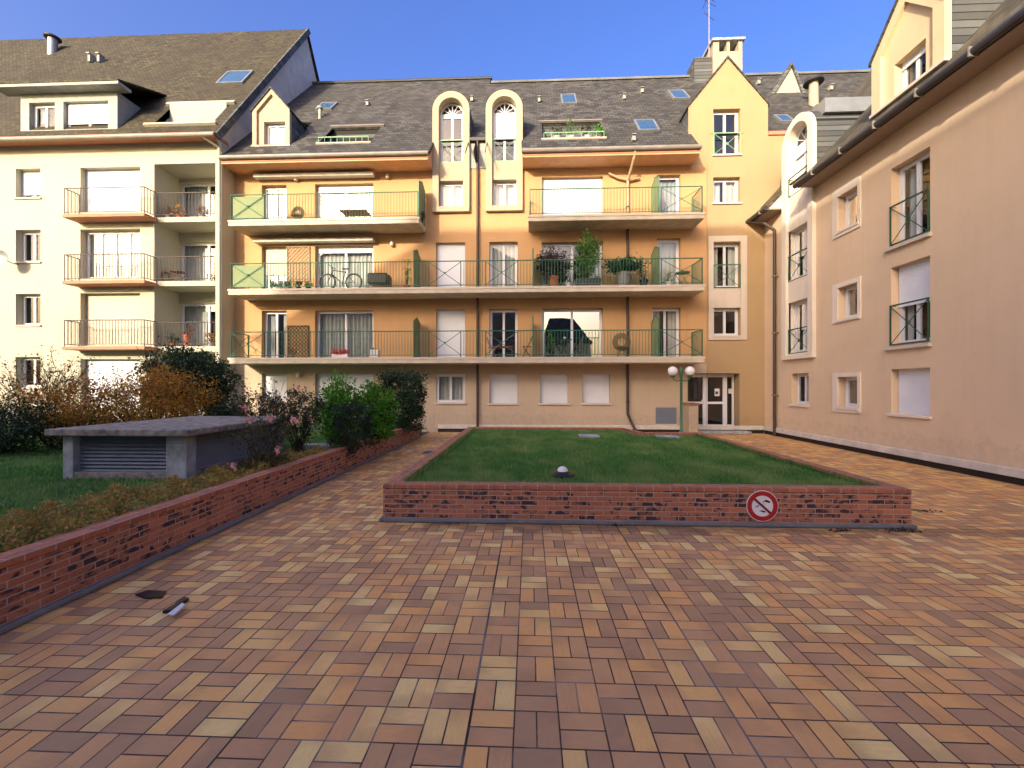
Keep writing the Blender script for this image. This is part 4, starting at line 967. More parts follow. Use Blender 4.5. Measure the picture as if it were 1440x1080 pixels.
# slabs, covers and the little ball lamp lying in the planter lawn
def slab(x, y, w, d, label, z=GZ, name='inspection_cover', mat=m_conc, h=.07, r=0):
    X0, Y0 = gp(x, y, z+h); t = MB(); t.box(X0-w/2, X0+w/2, Y0-d/2, Y0+d/2, z-.05, z+h); t.box(X0-w/2+.05, X0+w/2-.05, Y0-d/2+.05, Y0+d/2-.05, z+h, z+h+.012)
    return tag(t.build(name, mat, bevel=.008), label, 'cover', 'inspection covers in the planter lawn')
for nm, rc_ in (('near', (PX0+th, PX1-th, PY0+th+.002, PY0+th+.05, 1)), ('left', (PX0+th+.002, PX0+th+.05, PY0+th, PY1-th, 1)), ('right', (PX1-th-.05, PX1-th-.002, PY0+th, NY-th, 1))):
    grass(2600, [rc_], GZ-.005, .13, g_lawn, 'longer tufts of grass along the %s edge of the planter lawn' % nm, 11+len(nm), 1.0, .006)
slab(828, 612, .55, .5, 'grey concrete inspection cover in the planter lawn left of the other cover')
slab(938, 613, .6, .4, 'grey concrete inspection cover in the planter lawn nearest the two-globe lamp post')
X0, Y0 = gp(791, 670, GZ+.03)
lp = thing('garden_spotlight', (X0, Y0, GZ), 'round black garden spotlight with a white dome on the planter lawn', 'spotlight')
MB().lathe((X0, Y0, GZ), [(.16,0), (.17,.06), (.13,.10), (.07,.12)], 20).box(X0-.17, X0+.19, Y0-.05, Y0+.05, GZ, GZ+.07).build('base', m_bk, lp, True)
MB().lathe((X0, Y0, GZ+.1), [(.085,0), (.08,.04), (.055,.075), (.01,.09)], 18).build('dome', m_globe, lp, True)
def flat(name, x, y, w, d, mat, label, cat, z=.0, rot=0, h=.014):
    X0, Y0 = gp(x, y, 0); c, s_ = math.cos(rot), math.sin(rot)
    T = lambda a, b, zz: (X0+a*c-b*s_, Y0+a*s_+b*c, zz)
    m = MB(T).box(-w/2, w/2, -d/2, d/2, z+.002, z+h)
    for i in range(3): q = -d/2+d*(i+1)/4; m.box(-w/2+.04, w/2-.04, q-.008, q+.008, z+h, z+h+.004)
    return tag(m.build(name, mat, bevel=.003), label, cat)
flat('drain_cover', 606, 636, .42, .42, m_drain, 'square grey drain cover in the narrow paved path left of the planter', 'cover')
flat('drain_cover', 1218, 563+44, .5, .4, m_drain, 'grey drain cover close to the corner downpipe', 'cover') if False else None
flat('drain_cover', 1057, 607, .35, .25, m_drain, 'small pale drain cover at the foot of the corner downpipe', 'cover')
# litter
def litter(name, pts, mat, label, cat, z0=.004, h=.012):
    P = [gp(x, y, 0) for x, y in pts]; return tag(MB().hprism(P, z0, z0+h).build(name, mat, bevel=.002), label, cat)
litter('plastic_scrap', [(190,838), (207,832), (234,833), (228,842), (205,843)], m_bk, 'crumpled black plastic scrap near the garden wall', 'scrap')
X0, Y0 = gp(248, 856, 0)
cse = thing('black_pouch', (X0, Y0, 0), 'black pouch with a white strip lying on the paving at left', 'pouch')
MB().hprism([gp(*q, 0) for q in ((228,864), (240,863), (266,845), (258,843), (244,854))], .004, .03).build('cover', m_bk, cse, bevel=.006)
MB().hprism([gp(*q, .03) for q in ((235,865), (245,866), (261,851), (256,849))], .03, .04).build('strip', m_white, cse, bevel=.003)
def drift(name, x, y, n, w, d, mat, label, cat, seed, size=.03):
    X0, Y0 = gp(x, y, 0); rng = np.random.default_rng(seed)
    P = np.stack([X0+rng.normal(size=n)*w, Y0+rng.normal(size=n)*d, .006+.02*rng.random(n)], 1)
    P[:, 1] = np.minimum(P[:, 1], PY0-.06) if y > 735 and x < 1290 else P[:, 1]
    return tag(leaves(P, size, mat, name, None, .7, 0, rng), label, cat, kind='stuff')
drift('dead_leaves', 1180, 747, 26, .07, .02, g_purp, 'small drift of dark dead leaves at the foot of the planter right of the sign', 'leaves', 5, .04)
drift('dead_leaves', 1270, 748, 60, .12, .02, g_purp, 'longer drift of dark dead leaves by the right corner of the planter', 'leaves', 6, .04)
drift('dead_leaves', 865, 738, 18, .04, .015, g_purp, 'small tuft of dark leaves at the planter foot below the spotlight', 'leaves', 7)
drift('dead_leaves', 626, 735, 22, .05, .015, g_purp, 'small tuft of dark leaves at the planter foot near its left corner', 'leaves', 8)
drift('dead_leaves', 395, 640, 60, .05, .3, g_purp, 'dark leaf litter along the foot of the garden wall', 'leaves', 10, .035)
drift('dead_leaves', 1297, 720, 40, .09, .02, g_purp, 'thin dark drift of leaves on the paving beyond the right corner of the planter', 'leaves', 9)
X0, Y0 = gp(1095, 748, 0)
tw = MB().path([(X0-.13, Y0+.03, .012), (X0-.02, Y0+.0, .016), (X0+.1, Y0-.03, .012)], .009, 6).tube((X0-.02,Y0,.016), (X0+.03,Y0+.03,.014), .005)
tag(tw.build('stick', M('dry_wood', C(150,136,116), .9)), 'pale broken stick lying below the no-feeding sign', 'stick')
# round prohibition sign on the planter
sx = PX0+(1071-545)/(1278-545)*(PX1-PX0); sz = H-(711-543)*(PY0/kx(1071)[1])/600
sx = fp(1071, 711, PY0)[0]; sz = fp(1071, 711, PY0)[1]
sg = thing('prohibition_sign', (sx, PY0, sz), 'round red and white do-not-feed-birds sign on the front of the brick planter', 'sign')
def disc(r, y0, y1, n=48): return MB().prism([(sx+r*math.cos(2*math.pi*i/n), sz+r*math.sin(2*math.pi*i/n)) for i in range(n)], PY0-y0, PY0-y1)
disc(.205, .012, .020).build('plate', m_signw, sg)
o = MB(lambda a, d, z: (a, PY0-d, z)); n = 48
ring(lambda a, d, z: (a, PY0-d, z), [(sx+.196*math.cos(2*math.pi*i/n), sz+.196*math.sin(2*math.pi*i/n)) for i in range(n+1)], [(sx+.138*math.cos(2*math.pi*i/n), sz+.138*math.sin(2*math.pi*i/n)) for i in range(n+1)], .016, .0235, m_red, sg, 'ring')
def sp(pts, mat, nm, d=.0225): return MB(lambda a, dd, z: (sx+a, PY0-dd, sz+z)).prism(pts, .019, d).build(nm, mat, sg)
sp([(-.115,.085), (-.095,.105), (.115,-.085), (.095,-.105)], M('sign_dark_red', C(110,22,40), .4, .05), 'bar', .026)
sp([(.02,.075), (.05,.082), (.10,.060), (.092,.038), (.055,.052), (.03,.060)], m_bk, 'sleeve_mark')
sp([(-.005,.055), (.012,.07), (.025,.062), (.035,.052), (.012,.048)], m_signb, 'hand_mark')
for q in ((.005,.035), (.018,.028), (-.004,.02), (.014,.012), (.028,.018)): sp([(q[0],q[1]), (q[0]+.005,q[1]), (q[0]+.005,q[1]+.005), (q[0],q[1]+.005)], m_bk, 'crumb_mark')
bird = [(-.03,0), (-.018,.016), (0,.02), (.012,.030), (.022,.028), (.027,.020), (.018,.006), (.004,-.006), (-.014,-.006)]
sp([(-.068+p[0], -.012+p[1]) for p in bird], m_signb, 'bird_mark'); sp([(.012-p[0]*1.1, -.078+p[1]*.8) for p in bird], m_bk, 'bird_mark'); sp([(-.022+p[0]*.6, -.072+p[1]*.6) for p in bird], m_signb, 'bird_mark')
# lamp post with two globes
ly = 14.8; lx = fp(958, 560, ly)[0]; zg = fp(958, 522, ly)[1]
la = thing('lamp_post', (lx, ly, 0), 'green lamp post carrying two white globes in front of the entrance', 'lamp post')
MB().lathe((lx, ly, 0), [(.07,0), (.07,.3), (.045,.34), (.04,zg-.12), (.055,zg-.1), (.055,zg+.05), (.03,zg+.12), (.005,zg+.16)], 14).build('pole', m_green, la, True)
for s_ in (-1, 1):
    gx = lx+s_*.29
    MB().path([(lx, ly, zg-.3), (lx+s_*.12, ly, zg-.34), (lx+s_*.24, ly, zg-.3), (gx, ly, zg-.2)], .018, 8).lathe((gx, ly, zg-.22), [(.05,0), (.085,.05), (.09,.08)], 14).build('arm', m_green, la, True)
    MB().lathe((gx, ly, zg), [(.005,-.165)]+[(.165*math.sin(math.pi*i/14), -.165*math.cos(math.pi*i/14)) for i in range(1, 14)]+[(.005,.165)], 24).build('globe', m_globe, la, True)
# short pier by the doorway
px0, px1 = fp(962,580,16.7)[0], fp(975,580,16.7)[0]; pz = fp(968,567,16.3)[1]
pr = thing('entrance_pier', ((px0+px1)/2, 16.6, 0), 'short rendered pier with a brick cap at the left side of the entrance', 'pier')
MB().box(px0, px1, 16.2, YW-.07, 0, pz-.06).build('pier', m_cream, pr, bevel=.01); MB().box(px0-.04, px1+.04, 16.14, YW-.06, pz-.058, pz).build('cap', m_bx, pr)
# concrete vent house in the garden
vx0, vx1, vy0, vy1, vz0, vz1 = -7.25, -5.26, 6.33, 8.9, .38, 1.09
vh = thing('ventilation_hut', ((vx0+vx1)/2, 7.5, .4), 'low concrete ventilation housing with grey louvred sides and a flat slab lid', 'vent housing')
MB().box(vx0-.14, vx1+.14, vy0-.14, vy1+.2, vz1+.002, vz1+.105).build('roof_slab', m_concl, vh, bevel=.015)
for a0, a1, b0, b1 in ((vx0, vx0+.17, vy0, vy0+.17), (vx1-.33, vx1, vy0, vy0+.2), (vx0, vx0+.17, vy1-.2, vy1), (vx1-.3, vx1, vy1-.2, vy1)): MB().box(a0, a1, b0, b1, vz0, vz1).build('pillar', m_conc, vh, bevel=.012)
MB().box(vx0+.172, vx1-.332, vy0+.01, vy0+.16, vz0, vz0+.13).box(vx1-.16, vx1-.01, vy0+.202, vy1-.202, vz0, vz0+.13).build('base_beam', m_concl, vh, bevel=.01)
lv = MB(); n = 10
for i in range(n):
    z = vz0+.135+(vz1-vz0-.145)*i/n; hgt = (vz1-vz0-.145)/n
    lv.poly([(vx0+.17, vy0+.09, z), (vx1-.33, vy0+.09, z), (vx1-.33, vy0+.15, z+hgt), (vx0+.17, vy0+.15, z+hgt)]).poly([(vx0+.17, vy0+.09, z), (vx1-.33, vy0+.09, z), (vx1-.33, vy0+.125, z-.002), (vx0+.17, vy0+.125, z-.002)])
    lv.poly([(vx1-.08, vy0+.2, z), (vx1-.08, vy1-.2, z), (vx1-.115, vy1-.2, z+hgt), (vx1-.115, vy0+.2, z+hgt)]).poly([(vx1-.08, vy0+.2, z), (vx1-.08, vy1-.2, z), (vx1-.115, vy1-.2, z-.002), (vx1-.115, vy0+.2, z-.002)])
lv.build('louvre_panel', m_louv, vh); MB().box(vx0+.05, vx0+.1, vy0+.2, vy1-.2, vz0, vz1).box(vx0+.17, vx1-.17, vy0+.2, vy0+.22, vz0, vz1).build('inner_panel', m_bk, vh)
# ------------------------------------------------------------------ planting
rng = np.random.default_rng(21)
def ivy():
    n = 60000; Y = rng.uniform(2.6, 8.6, n); wv = .75+.18*np.sin(Y*1.7)+.1*np.sin(Y*5.1)
    wv = np.where(Y > 6.2, wv*np.clip(1.3-(Y-6.2)*.4, .2, 1), wv)
    u = rng.random(n); Xp = XL-.19-u*wv*1.5
    top = .43+.09*np.sqrt(np.clip(1-((u-.35)/.75)**2, 0, 1))+.04*np.sin(Y*7+Xp*9)+.035*np.sin(Y*17+Xp*13)+.05*(rng.random(n) > .97)
    z = top*(.80+.25*rng.random(n)); z = np.maximum(z, .4)
    o = leaves(np.stack([Xp, Y, z], 1), .032, g_ivy, 'ground_cover', None, .7, .4, rng)
    tag(o, 'low ground cover with orange and green leaves along the top of the garden wall', 'ground cover', kind='stuff')
ivy()
def at(x, y, Y): a, z = fp(x, y, Y); return a, z
def bush(name, x0, x1, y0, y1, Y, mat, label, depth=.8, base=.4, **k):
    ax, zt = fp(x0, y0, Y); bx, zb = fp(x1, y1, Y); c = ((ax+bx)/2, Y, (zt+zb)/2)
    return shrub(name, (c[0], Y, base), c, ((bx-ax)/2, depth, (zt-zb)/2), mat, label, **k)
bush('clipped_shrub', 470, 518, 569, 628, 9.2, g_ever, 'small dark clipped shrub standing beside the brick garden wall', .33, nclump=150, per=70, size=.035, seed=31, shape='box', cr=.22, shell=.7)
bush('bamboo_shrub', 448, 505, 533, 625, 10.3, g_green, 'bright green leafy shrub behind the small clipped one, left half of the pair', .45, nclump=90, per=55, size=.10, seed=32, cr=.28, shell=.3, up=.5, aspect=.4)
bush('bamboo_shrub', 498, 556, 540, 622, 10.9, g_green, 'bright green leafy shrub touching the tall dark one by the wall', .45, nclump=90, per=55, size=.10, seed=33, cr=.28, shell=.3, up=.5, aspect=.4)
bush('tall_shrub', 538, 592, 526, 602, 13.6, g_ever, 'tall dark evergreen shrub where the garden wall meets the orange building', .55, nclump=170, per=80, size=.07, seed=34, shape='box', cr=.26, shell=.6)
bush('evergreen_shrub', 200, 330, 490, 580, 11.8, g_ever, 'large dark evergreen shrub below the loggias of the ivory block', .9, nclump=190, per=90, size=.08, seed=35, cr=.24, shell=.3, stemr=.02)
bush('autumn_shrub', 150, 300, 520, 605, 9.6, g_aut, 'orange and yellow autumn shrub behind the ventilation housing', .7, nclump=150, per=70, size=.05, seed=36, cr=.3, shell=.2, stemr=.014)
bush('autumn_shrub', 20, 175, 530, 612, 9.3, g_aut, 'rusty autumn shrub between the dark far-left bush and the ventilation housing', .7, nclump=150, per=70, size=.05, seed=37, cr=.3, shell=.2, stemr=.014)
bush('evergreen_shrub', -60, 72, 560, 640, 8.6, g_ever, 'dark low bush at the far left edge of the garden', .8, nclump=130, per=90, size=.05, seed=38, cr=.3, shell=.3)
bush('evergreen_shrub', 60, 240, 575, 655, 10.4, g_ever, 'dark hedge-like bush low behind the ventilation housing', .5, nclump=150, per=80, size=.06, seed=39, cr=.25, shell=.3)
bush('evergreen_shrub', 290, 345, 560, 612, 10.2, g_ever, 'low dark bush behind the right end of the ventilation housing', .5, nclump=60, per=80, size=.06, seed=40, cr=.3, shell=.3)
bush('rose_bush', 318, 415, 585, 668, 6.9, g_rose, 'straggly rose bush with faded pink blooms between the vent housing and the wall', .42, nclump=70, per=34, size=.04, seed=41, cr=.22, shell=.2, stems=14, stemr=.008, stem_to=44)
rb = [o for o in col.objects if o.name.startswith('rose_bush')][0]
for x, y, Y in ((381,589,6.7), (416,592,6.8), (345,573,7.2), (327,655,6.4), (392,632,6.6), (352,590,6.8)):
    a, z = fp(x, y, Y); flower('bloom', (a, Y, z), .028, 26, g_pink, rb)
bush('rose_bush', 385, 455, 548, 622, 8.9, g_rose, 'grey-green rose bush behind the straggly one, left of the bright green shrubs', .5, nclump=80, per=45, size=.05, seed=42, cr=.26, shell=.2, stemr=.008, stem_to=40)
rb2 = [o for o in col.objects if o.name.startswith('rose_bush')][1]
for x, y, Y in ((418,545,8.8),): a, z = fp(x, y, Y); flower('bloom', (a, Y, z), .03, 20, g_pink, rb2)
bush('rose_bush', 335, 392, 545, 600, 9.6, g_rose, 'dull green rose bush beside the right end of the vent housing lid', .4, nclump=60, per=45, size=.05, seed=43, cr=.28, shell=.2, stemr=.008, stem_to=34)
# bare twiggy trees
def twigtree(name, x, Y, ztop_y, spread, label, seed, n=7, leafn=140, mat=g_dry, base=.4):
    rr = random.Random(seed); a, zt = fp(x, ztop_y, Y); t = thing(name, (a, Y, base), label, 'tree'); mb = MB(); tips = []
    def grow(p, d, L, r, k):
        q = p+d*L; mb.tube(p, q, r, 5, r*.62)
        if k == 0: tips.append(q); return
        for _ in range(rr.choice((2, 3, 3))):
            nd_ = (d+Vector((rr.uniform(-1,1), rr.uniform(-.6,.6), rr.uniform(-.25,.65)))*.62).normalized(); grow(p.lerp(q, rr.uniform(.6, 1)), nd_, L*rr.uniform(.6,.85), r*.6, k-1)
        if k < 3: tips.append(q)
    for _ in range(n): grow(Vector((a+rr.uniform(-.1,.1), Y, base-.03)), Vector((rr.uniform(-spread, spread), rr.uniform(-.3,.3), 1)).normalized(), (zt-base)*.34, .016, 4)
    mb.build('trunk', m_bark, t)
    g = np.random.default_rng(seed); T_ = np.array([tuple(p) for p in tips]); P = T_[g.integers(0, len(T_), leafn)]+g.normal(size=(leafn, 3))*.05
    leaves(P, .055, mat, 'foliage', t, .6, 0, g); return t
twigtree('bare_tree', 205, 9.9, 510, .75, 'bare-branched little tree rising out of the autumn shrubs before the ivory block', 3, 6, 420, g_aut)
twigtree('bare_tree', 70, 9.4, 485, .7, 'thin twiggy tree at the left whose branch tips reach the ivory wall windows', 9, 6, 420, g_dry)
twigtree('bare_tree', 375, 8.4, 512, .45, 'thin twiggy sapling in front of the shuttered ground-floor window', 5, 3, 90, g_rose)
# pale edging stones
for x0, x1, y, Y, lb_ in ((425,468,619,9.6,'pale stone block beside the small clipped shrub'),):
    a0, z = fp(x0, y, Y); a1 = fp(x1, y, Y)[0]; tag(MB().box(a0, a1, Y-.15, Y+.2, .38, .52).build('edging_stone', m_pale, bevel=.03), lb_, 'stone')
for x, y, lb_ in ((296,548,'white garden urn standing left of the other urn'), (315,548,'round white garden urn nearest the orange building')):
    a, z = fp(x, y, 12.6); tag(MB().lathe((a, 12.6, .4), [(.1,0), (.12,.05), (.05,.15), (.07,.3), (.17,z-.45), (.15,z-.38)], 14).build('garden_urn', m_potw, None, True), lb_, 'urn')
# ------------------------------------------------------------------ things standing on the balconies
def bicycle(x, z, y):
    t = thing('bicycle', (x, y, z), 'black and white bicycle leaning on the second-floor balcony railing', 'bicycle')
    R = .335; xl, xr = x-.52, x+.52; T = lambda a, d, zz: (a, y+d, zz)
    for xw in (xl, xr):
        w = MB(T); w.torus((xw, 0, z+R), R-.02, .03, n=32).build('wheel', m_bk, t, True); p_ = [o for o in t.children][-1]
        s_ = MB(T)
        for i in range(14): q = 2*math.pi*i/14; s_.tube((xw, 0, z+R), (xw+(R-.03)*math.cos(q), 0, z+R+(R-.03)*math.sin(q)), .003, 4)
        s_.tube((xw,-.05,z+R), (xw,.05,z+R), .025, 8); s_.torus((xw,0,z+R), R-.05, .008, n=28, k=4); s_.build('spokes', m_metal, p_)
    bb = (x+.06, 0, z+.28); st = (x+.2, 0, z+.82); hd_ = (xl+.22, 0, z+.80); hb = (xl+.17, 0, z+.66)
    f = MB(T).tube(bb, (st[0], 0, z+.76), .017).tube(hd_, (st[0]-.01, 0, z+.72), .016).tube(hb, bb, .02).tube(bb, (xr, 0, z+R), .012).tube((st[0]-.01, 0, z+.70), (xr, 0, z+R), .011).tube(hd_, hb, .02).tube(hb, (xl, 0, z+R), .015)
    f.build('frame', m_bk, t, True)
    MB(T).tube(bb, (bb[0], -.08, bb[2]), .03).torus((bb[0], -.06, bb[2]), .08, .01, n=18, k=4).tube((bb[0],-.07,bb[2]), (bb[0]+.12,-.07,bb[2]-.11), .01).build('crank', m_metal, t)
    MB(T).box(st[0]-.13, st[0]+.12, -.05, .05, z+.83, z+.87).tube(st, (st[0],0,z+.74), .013).build('saddle', m_bk, t, bevel=.02)
    MB(T).path([(hd_[0]-.02,-.28,z+.93), (hd_[0]-.04,-.08,z+.92), (hd_[0]-.04,.08,z+.92), (hd_[0]-.02,.28,z+.93)], .014).tube((hd_[0]-.04,0,z+.92), hd_, .015).build('handlebar', m_bk, t)
bicycle(fp(479,390,16.35)[0], ZF[1]+.0, 16.35)
def pot(name, x, y, Y, zf, r, h, mat, label, lm=None, ph=.3, pr=.25, seed=1, size=.05, clumps=18, per=34, box=None, potname='pot', cat='potted plant', up=.3):
    a = fp(x, y, Y)[0]; t = thing(name, (a, Y, zf), label, cat, 'plants and pots on the balconies' if zf > 2 else None)
    if box: MB().box(a-box/2, a+box/2, Y-.1, Y+.1, zf, zf+h).build(potname, mat, t, bevel=.015)
    else: MB().lathe((a, Y, zf), [(r*.72,0), (r*.95,h*.82), (r*1.08,h*.83), (r*1.08,h), (r*.9,h), (r*.88,h*.9)], 18).build(potname, mat, t, True)
    if lm:
        g = np.random.default_rng(seed); P, K = cloud((a, Y, zf+h+ph*.9), np.array((pr, min(pr, .3), ph)), clumps, per, g, 'ell', .4, .2)
        P[:, 1] = np.clip(P[:, 1], YW-1.25 if pr > .2 else YW-1.1, YW-.03); P = P[P[:, 2] > zf+h*.8]
        leaves(P, size, lm, 'foliage', t, .5, up, g)
        m = MB()
        for k in K[:14]: m.tube((a+g.normal()*.02, Y, zf+h*.8), tuple(k), .008, 5, .003)
        m.build('stems', m_bark, t)
    return t
Y1 = 16.4
pot('potted_shrub', 779, 380, 16.5, ZF[1], .2, .5, m_terra, 'big dark bushy shrub in a brown pot, left of the bamboo on the second-floor balcony', g_purp, .55, .62, 51, .08, 70, 60)
pot('potted_bamboo', 827, 380, 16.35, ZF[1], .2, .38, m_bk, 'tall feathery bamboo in a long black trough rising past the upper balcony slab', g_bamb, .95, .42, 52, .08, 85, 46, box=.95, potname='trough')
pot('potted_palm', 877, 380, 16.35, ZF[1], .25, .58, m_pot, 'spreading dark plant in a large round grey pot on the second-floor balcony', g_ever, .26, .68, 53, .13, 44, 30, up=.8)
pot('potted_shrub', 905, 388, 16.4, ZF[1], .16, .3, m_bk, 'thin green shrub in a black pot beside the right privacy screen', g_ever, .5, .22, 54, .06, 20, 30)
pot('potted_plant', 800, 395, 16.3, ZF[1], .09, .2, m_potw, 'small white pot at the foot of the big dark shrub', g_bamb, .06, .08, 55, .03, 8, 20)
pot('potted_plant', 572, 390, 16.5, ZF[1], .13, .22, m_terra, 'tall thin plant in a terracotta pot next to the privacy screen on the second floor', g_green, .62, .14, 56, .05, 16, 24)
for i, (x, lm, mt, lb_) in enumerate(((388, g_rose, m_potw, 'white pot with a dry grey plant behind the left rail panel, second floor'), (405, g_ever, m_terra, 'low dark green plant right of the white pot, second floor'), (420, g_ever, m_bk, 'dark leafy plant at the foot of the pale trellis'), (434, g_green, m_bk, 'small green plant in a black pot close to the bicycle front wheel'))):
    pot('potted_plant', x, 395, 16.3, ZF[1], .1, .13, mt, lb_, lm, .12, .16, 60+i, .05, 12, 26)
pot('flower_trough', 479, 495, 16.15, ZF[0], .1, .16, m_potw, 'white trough of red flowers in front of the curtained sliding window', g_redf, .1, .3, 66, .05, 24, 26, box=.62, potname='trough', cat='flower box')
pot('white_box', 527, 495, 16.3, ZF[0], .1, .34, m_potw, 'white box with a small plant right of the red flowers', g_rose, .05, .12, 67, .03, 6, 12, box=.36, potname='box', cat='box')
pot('potted_plant', 410, 495, 16.4, ZF[0], .1, .2, m_wicker, 'brown basket plant below the dark trellis', g_dry, .12, .16, 68, .04, 10, 20)
pot('potted_plant', 592, 299, 16.5, ZF[2], .1, .15, m_bk, 'dark potted plant by the end screen of the top left balcony', g_ever, .14, .2, 69, .05, 12, 24)
for x, lb_, lm in ((940, 'trailing plant behind the X-shaped rail panel, second floor right', g_bamb),): pot('potted_plant', x, 392, 16.3, ZF[1], .1, .2, m_potw, lb_, lm, .2, .2, 70, .05, 12, 20)
pot('potted_plant', 775, 480, 16.7, ZF[0], .12, .25, m_bk, 'green plant at the left side of the mirror-like sliding window', g_green, .4, .12, 71, .05, 14, 24)
# roof terrace pots
hx = ins2; zb_ = TR(0,0,hx[2]); 
for i, (x, lm, mt, lb_) in enumerate(((783, g_rose, m_potw, 'white pot with dull greenish flowers at the left of the roof terrace'), (803, g_bamb, m_potw, 'white pot with a tall green plant in the middle of the roof terrace'), (826, g_rose, m_potw, 'wide white pot with a grey plant right of the middle of the roof terrace'), (840, g_green, m_pot, 'small grey pot with a green sprig at the right end of the roof terrace'))):
    yy = zb_[1]+.25; pot('potted_plant', x, 190, yy, zb_[2]-.22, .2, .42, mt, lb_, lm, .2+.14*(i == 1), .26, 80+i, .07, 14, 20)
# trellises
def trellis(x0, x1, y0, y1, mat, label):
    a0, a1 = X(x0), X(x1); z1, z0 = Z((x0+x1)/2, y0), Z((x0+x1)/2, y1); m = MB(TM); w, h = a1-a0, z1-z0; s_ = .16
    m.box(a0, a0+.025, .02, .05, z0, z1).box(a1-.025, a1, .02, .05, z0, z1).box(a0, a1, .021, .049, z0, z0+.025).box(a0, a1, .021, .049, z1-.025, z1)
    k = -h
    while k < w:
        for sg_ in (1, -1):
            p0, p1 = max(0, k), min(w, k+h)
            if p1 > p0:
                za, zb2 = (p0-k, p1-k) if sg_ == 1 else (h-(p0-k), h-(p1-k))
                m.tube((a0+p0, .03+.008*sg_, z0+za), (a0+p1, .03+.008*sg_, z0+zb2), .013, 4)
        k += s_
    o = m.build('trellis', mat); return tag(o, label, 'trellis')
trellis(404, 436, 347, 396, m_cream, 'pale diamond trellis on the wall left of the bicycle')
trellis(405, 435, 458, 504, m_wood if False else M('dark_trellis', C(62,54,44), .8), 'dark diamond trellis on the first-floor wall beside the curtained window')
def chair(x, Y, zf, mat, label, w=.42, face=1, bh=.85, sh=.45, cat='chair', group=None):
    a = fp(x, 400, Y)[0]; t = thing('folding_chair', (a, Y, zf), label, cat, 'folding chairs on the balconies'); h = w/2
    for s_ in (-1, 1):
        MB().tube((a-face*h*.9, Y+s_*h*.8, zf), (a+face*h*.7, Y+s_*h*.8, zf+sh), .012).build('leg', mat, t); MB().tube((a+face*h*.9, Y+s_*h*.8, zf), (a-face*h, Y+s_*h*.8, zf+bh), .012).build('leg', mat, t)
    m = MB()
    for i in range(5): q = a-h*.8+w*.8*i/5; m.box(q, q+.06, Y-h*.8, Y+h*.8, zf+sh, zf+sh+.02)
    m.build('seat', mat, t); m = MB()
    for z in (.62, .72, .82): m.box(a-face*h*(.2+z*.9)-.01, a-face*h*(.2+z*.9)+.01, Y-h*.8, Y+h*.8, zf+z-.02, zf+z+.03)
    m.build('backrest', mat, t); return t
def table(x, Y, zf, r, h, mat, label, rect=None, cover=False, name='garden_table'):
    a = fp(x, 400, Y)[0]; t = thing(name, (a, Y, zf), label, 'table', 'tables on the balconies'); w = rect or r
    if rect: MB().box(a-w/2, a+w/2, Y-.3, Y+.3, zf+h-.03, zf+h).build('tabletop', mat, t, bevel=.008)
    else: MB().lathe((a, Y, zf), [(r,h-.02), (r,h)], 20).build('tabletop', mat, t)
    e = w/2 if rect else r*.7
    if cover: MB().box(a-w/2-.02, a+w/2+.02, Y-.32, Y+.32, zf+.22, zf+h-.035).build('cover', m_bk, t, bevel=.03)
    for s_ in (-1, 1):
        for u in (-1, 1): MB().tube((a+s_*e, Y+u*.22, zf), (a-s_*e*(.0 if rect else 1)+s_*e*(1 if rect else 0)*.95, Y+u*.22, zf+h-.03), .013).build('leg', mat, t)
    return t
chair(741, 16.5, ZF[0], m_wood, 'slatted wooden folding chair right of the white-clothed low table, first floor', face=-1)
chair(776, 16.45, ZF[0], m_bk, 'black folding chair left of the bistro table, in front of the mirror-like window', face=1)
chair(813, 16.45, ZF[0], m_bk, 'black folding chair right of the bistro table, in front of the mirror-like window', face=-1)
table(794, 16.45, ZF[0], .3, .72, m_bk, 'small round black bistro table in front of the mirror-like sliding window')
a = fp(794, 400, 16.4)[0]; tag(MB().lathe((a, 16.42, ZF[0]+.72), [(.04,0), (.05,.08), (.03,.1)], 12).build('candle_jar', m_white, None, True), 'white candle jar on the black bistro table', 'jar')
table(707, 16.45, ZF[0], .3, .45, m_wood, 'low wooden table before the dark glass door on the first floor', rect=.75)
chair(692, 16.75, ZF[0], m_metal, 'grey folding chair standing in front of the dark glass door, first floor', face=1)
table(534, 16.4, ZF[1], .3, .62, m_wood, 'table under a black cover right of the bicycle', rect=.72, cover=True)
table(500, 16.45, ZF[2], .3, .42, m_wood, 'brown wooden table on the top left balcony', rect=1.05)
table(960, 16.5, ZF[1], .28, .6, m_green, 'round green metal table behind the right X-shaped rail panel, second floor')
def tub(x, Y, zf, label, s=1):
    a = fp(x, 400, Y)[0]; t = thing('wicker_chair', (a, Y, zf), label, 'chair', 'wicker chairs on the balconies'); m = MB()
    for k in range(7):
        r = (.34-.03*k)*s; m.torus((a, Y, zf+(.62+.0*k)*s), r, .012, n=24, k=4)
    for i in range(16): q = 2*math.pi*i/16; m.tube((a+.34*s*math.cos(q), Y, zf+.62*s+.34*s*math.sin(q)*.9), (a+.1*s*math.cos(q), Y+.15, zf+.55*s+.1*s*math.sin(q)), .008, 4)
    m.build('backrest', m_wicker, t)
    MB().lathe((a, Y-.1, zf+.36*s), [(.05,0), (.26*s,.02), (.28*s,.06), (.05,.07)], 18).build('seat', m_wicker, t)
    for i in range(4): q = math.pi*(.25+.5*i); MB().tube((a+.12*s*math.cos(q), Y-.1+.12*s*math.sin(q), zf+.36*s), (a+.24*s*math.cos(q), Y-.1+.2*s*math.sin(q), zf), .012).build('leg', m_wicker, t)
tub(874, 16.5, ZF[0], 'round wicker tub chair by the drainpipe on the first-floor balcony'); tub(419, 16.5, ZF[2], 'small round wicker chair on the top left balcony', .75)
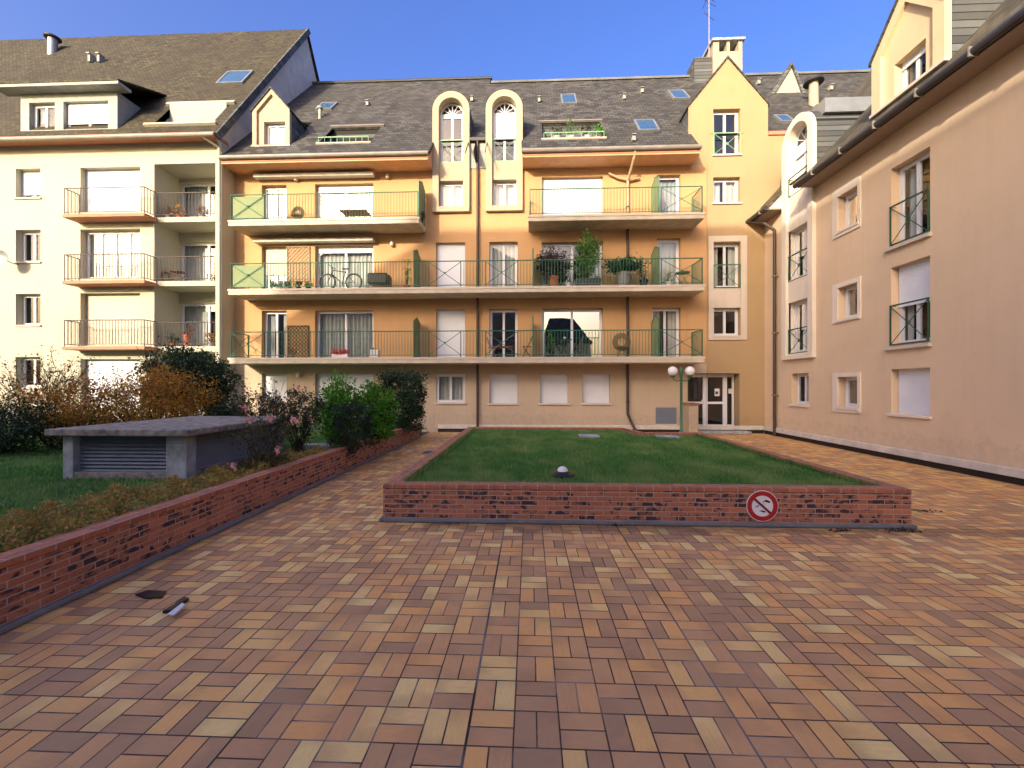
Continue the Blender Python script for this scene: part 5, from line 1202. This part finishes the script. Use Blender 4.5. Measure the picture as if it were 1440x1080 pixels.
# neighbour loggia things
for i, (x, Y, fl, lm, lb_) in enumerate(((238, 16.75, 0, g_dry, 'dry brown plant at the left of the top loggia of the ivory block'), (252, 16.75, 0, g_aut, 'golden plant in the middle of the top loggia of the ivory block'), (285, 16.75, 0, g_dry, 'brownish plant at the right of the top loggia of the ivory block'), (263, 16.7, 2, g_dry, 'tall pot of dull pinkish flowers in the lowest loggia of the ivory block'), (297, 16.7, 2, g_aut, 'yellowish flowers at the right edge of the lowest loggia'), (243, 16.8, 2, g_ever, 'dark plant at the left of the lowest loggia'))):
    pot('potted_plant', x, 300, Y, lo[fl][2], .12, .2 if i != 3 else .5, m_terra if i % 2 else m_pot, lb_, lm, .2, .22, 90+i, .06, 14, 22)
chair(232, 16.9, lo[1][2], m_wood, 'reddish wooden chair at the left of the middle loggia of the ivory block', face=1)
table(250, 16.9, lo[1][2], .25, .5, m_wood, 'low wooden table beside the chair in the middle loggia of the ivory block')
# ------------------------------------------------------------------ light, sky, camera
EL, AZ = math.radians(18), math.radians(28)
Lv = Vector((-math.sin(AZ)*math.cos(EL), -math.cos(AZ)*math.cos(EL), math.sin(EL)))
su = bpy.data.lights.new('sun', 'SUN'); su.energy = 2.0; su.angle = math.radians(.53); su.color = (1, .85, .66)
so = bpy.data.objects.new('sun', su); col.objects.link(so); so.rotation_euler = Lv.to_track_quat('Z', 'Y').to_euler(); so.location = (-20, -20, 30)
w = bpy.data.worlds.new('World'); S.world = w; w.use_nodes = True; nt = w.node_tree
sk = nt.nodes.new('ShaderNodeTexSky'); sk.sky_type = 'NISHITA'; sk.sun_disc = False; sk.sun_elevation = EL; sk.sun_rotation = math.atan2(Lv.x, Lv.y)
sk.air_density = 1.0; sk.dust_density = 8; sk.ozone_density = 2.0; sk.altitude = 100
hs = nt.nodes.new('ShaderNodeHueSaturation'); hs.inputs['Hue'].default_value = .517; hs.inputs['Saturation'].default_value = 1.35; nt.links.new(sk.outputs[0], hs.inputs['Color']); tn = mixc(nt, 1.0, hs.outputs[0], (1.02,.93,1.04,1), 'MULTIPLY'); nt.links.new(tn, nt.nodes['Background'].inputs[0]); nt.nodes['Background'].inputs[1].default_value = .15
cd = bpy.data.cameras.new('camera'); cd.sensor_width = 36; cd.lens = 15; cd.shift_y = 3/1440; cd.clip_end = 3000; cd.clip_start = .05
co = bpy.data.objects.new('camera', cd); col.objects.link(co); co.location = (0, 0, H); co.rotation_euler = (math.pi/2, 0, YAW); S.camera = co
S.render.engine = 'CYCLES'; S.view_settings.view_transform = 'Standard'; S.view_settings.look = 'None'; S.view_settings.gamma = 1
S.view_settings.exposure = 1.55; S.cycles.max_bounces = 8; S.cycles.transparent_max_bounces = 12
S.render.resolution_x, S.render.resolution_y = 1024, 768
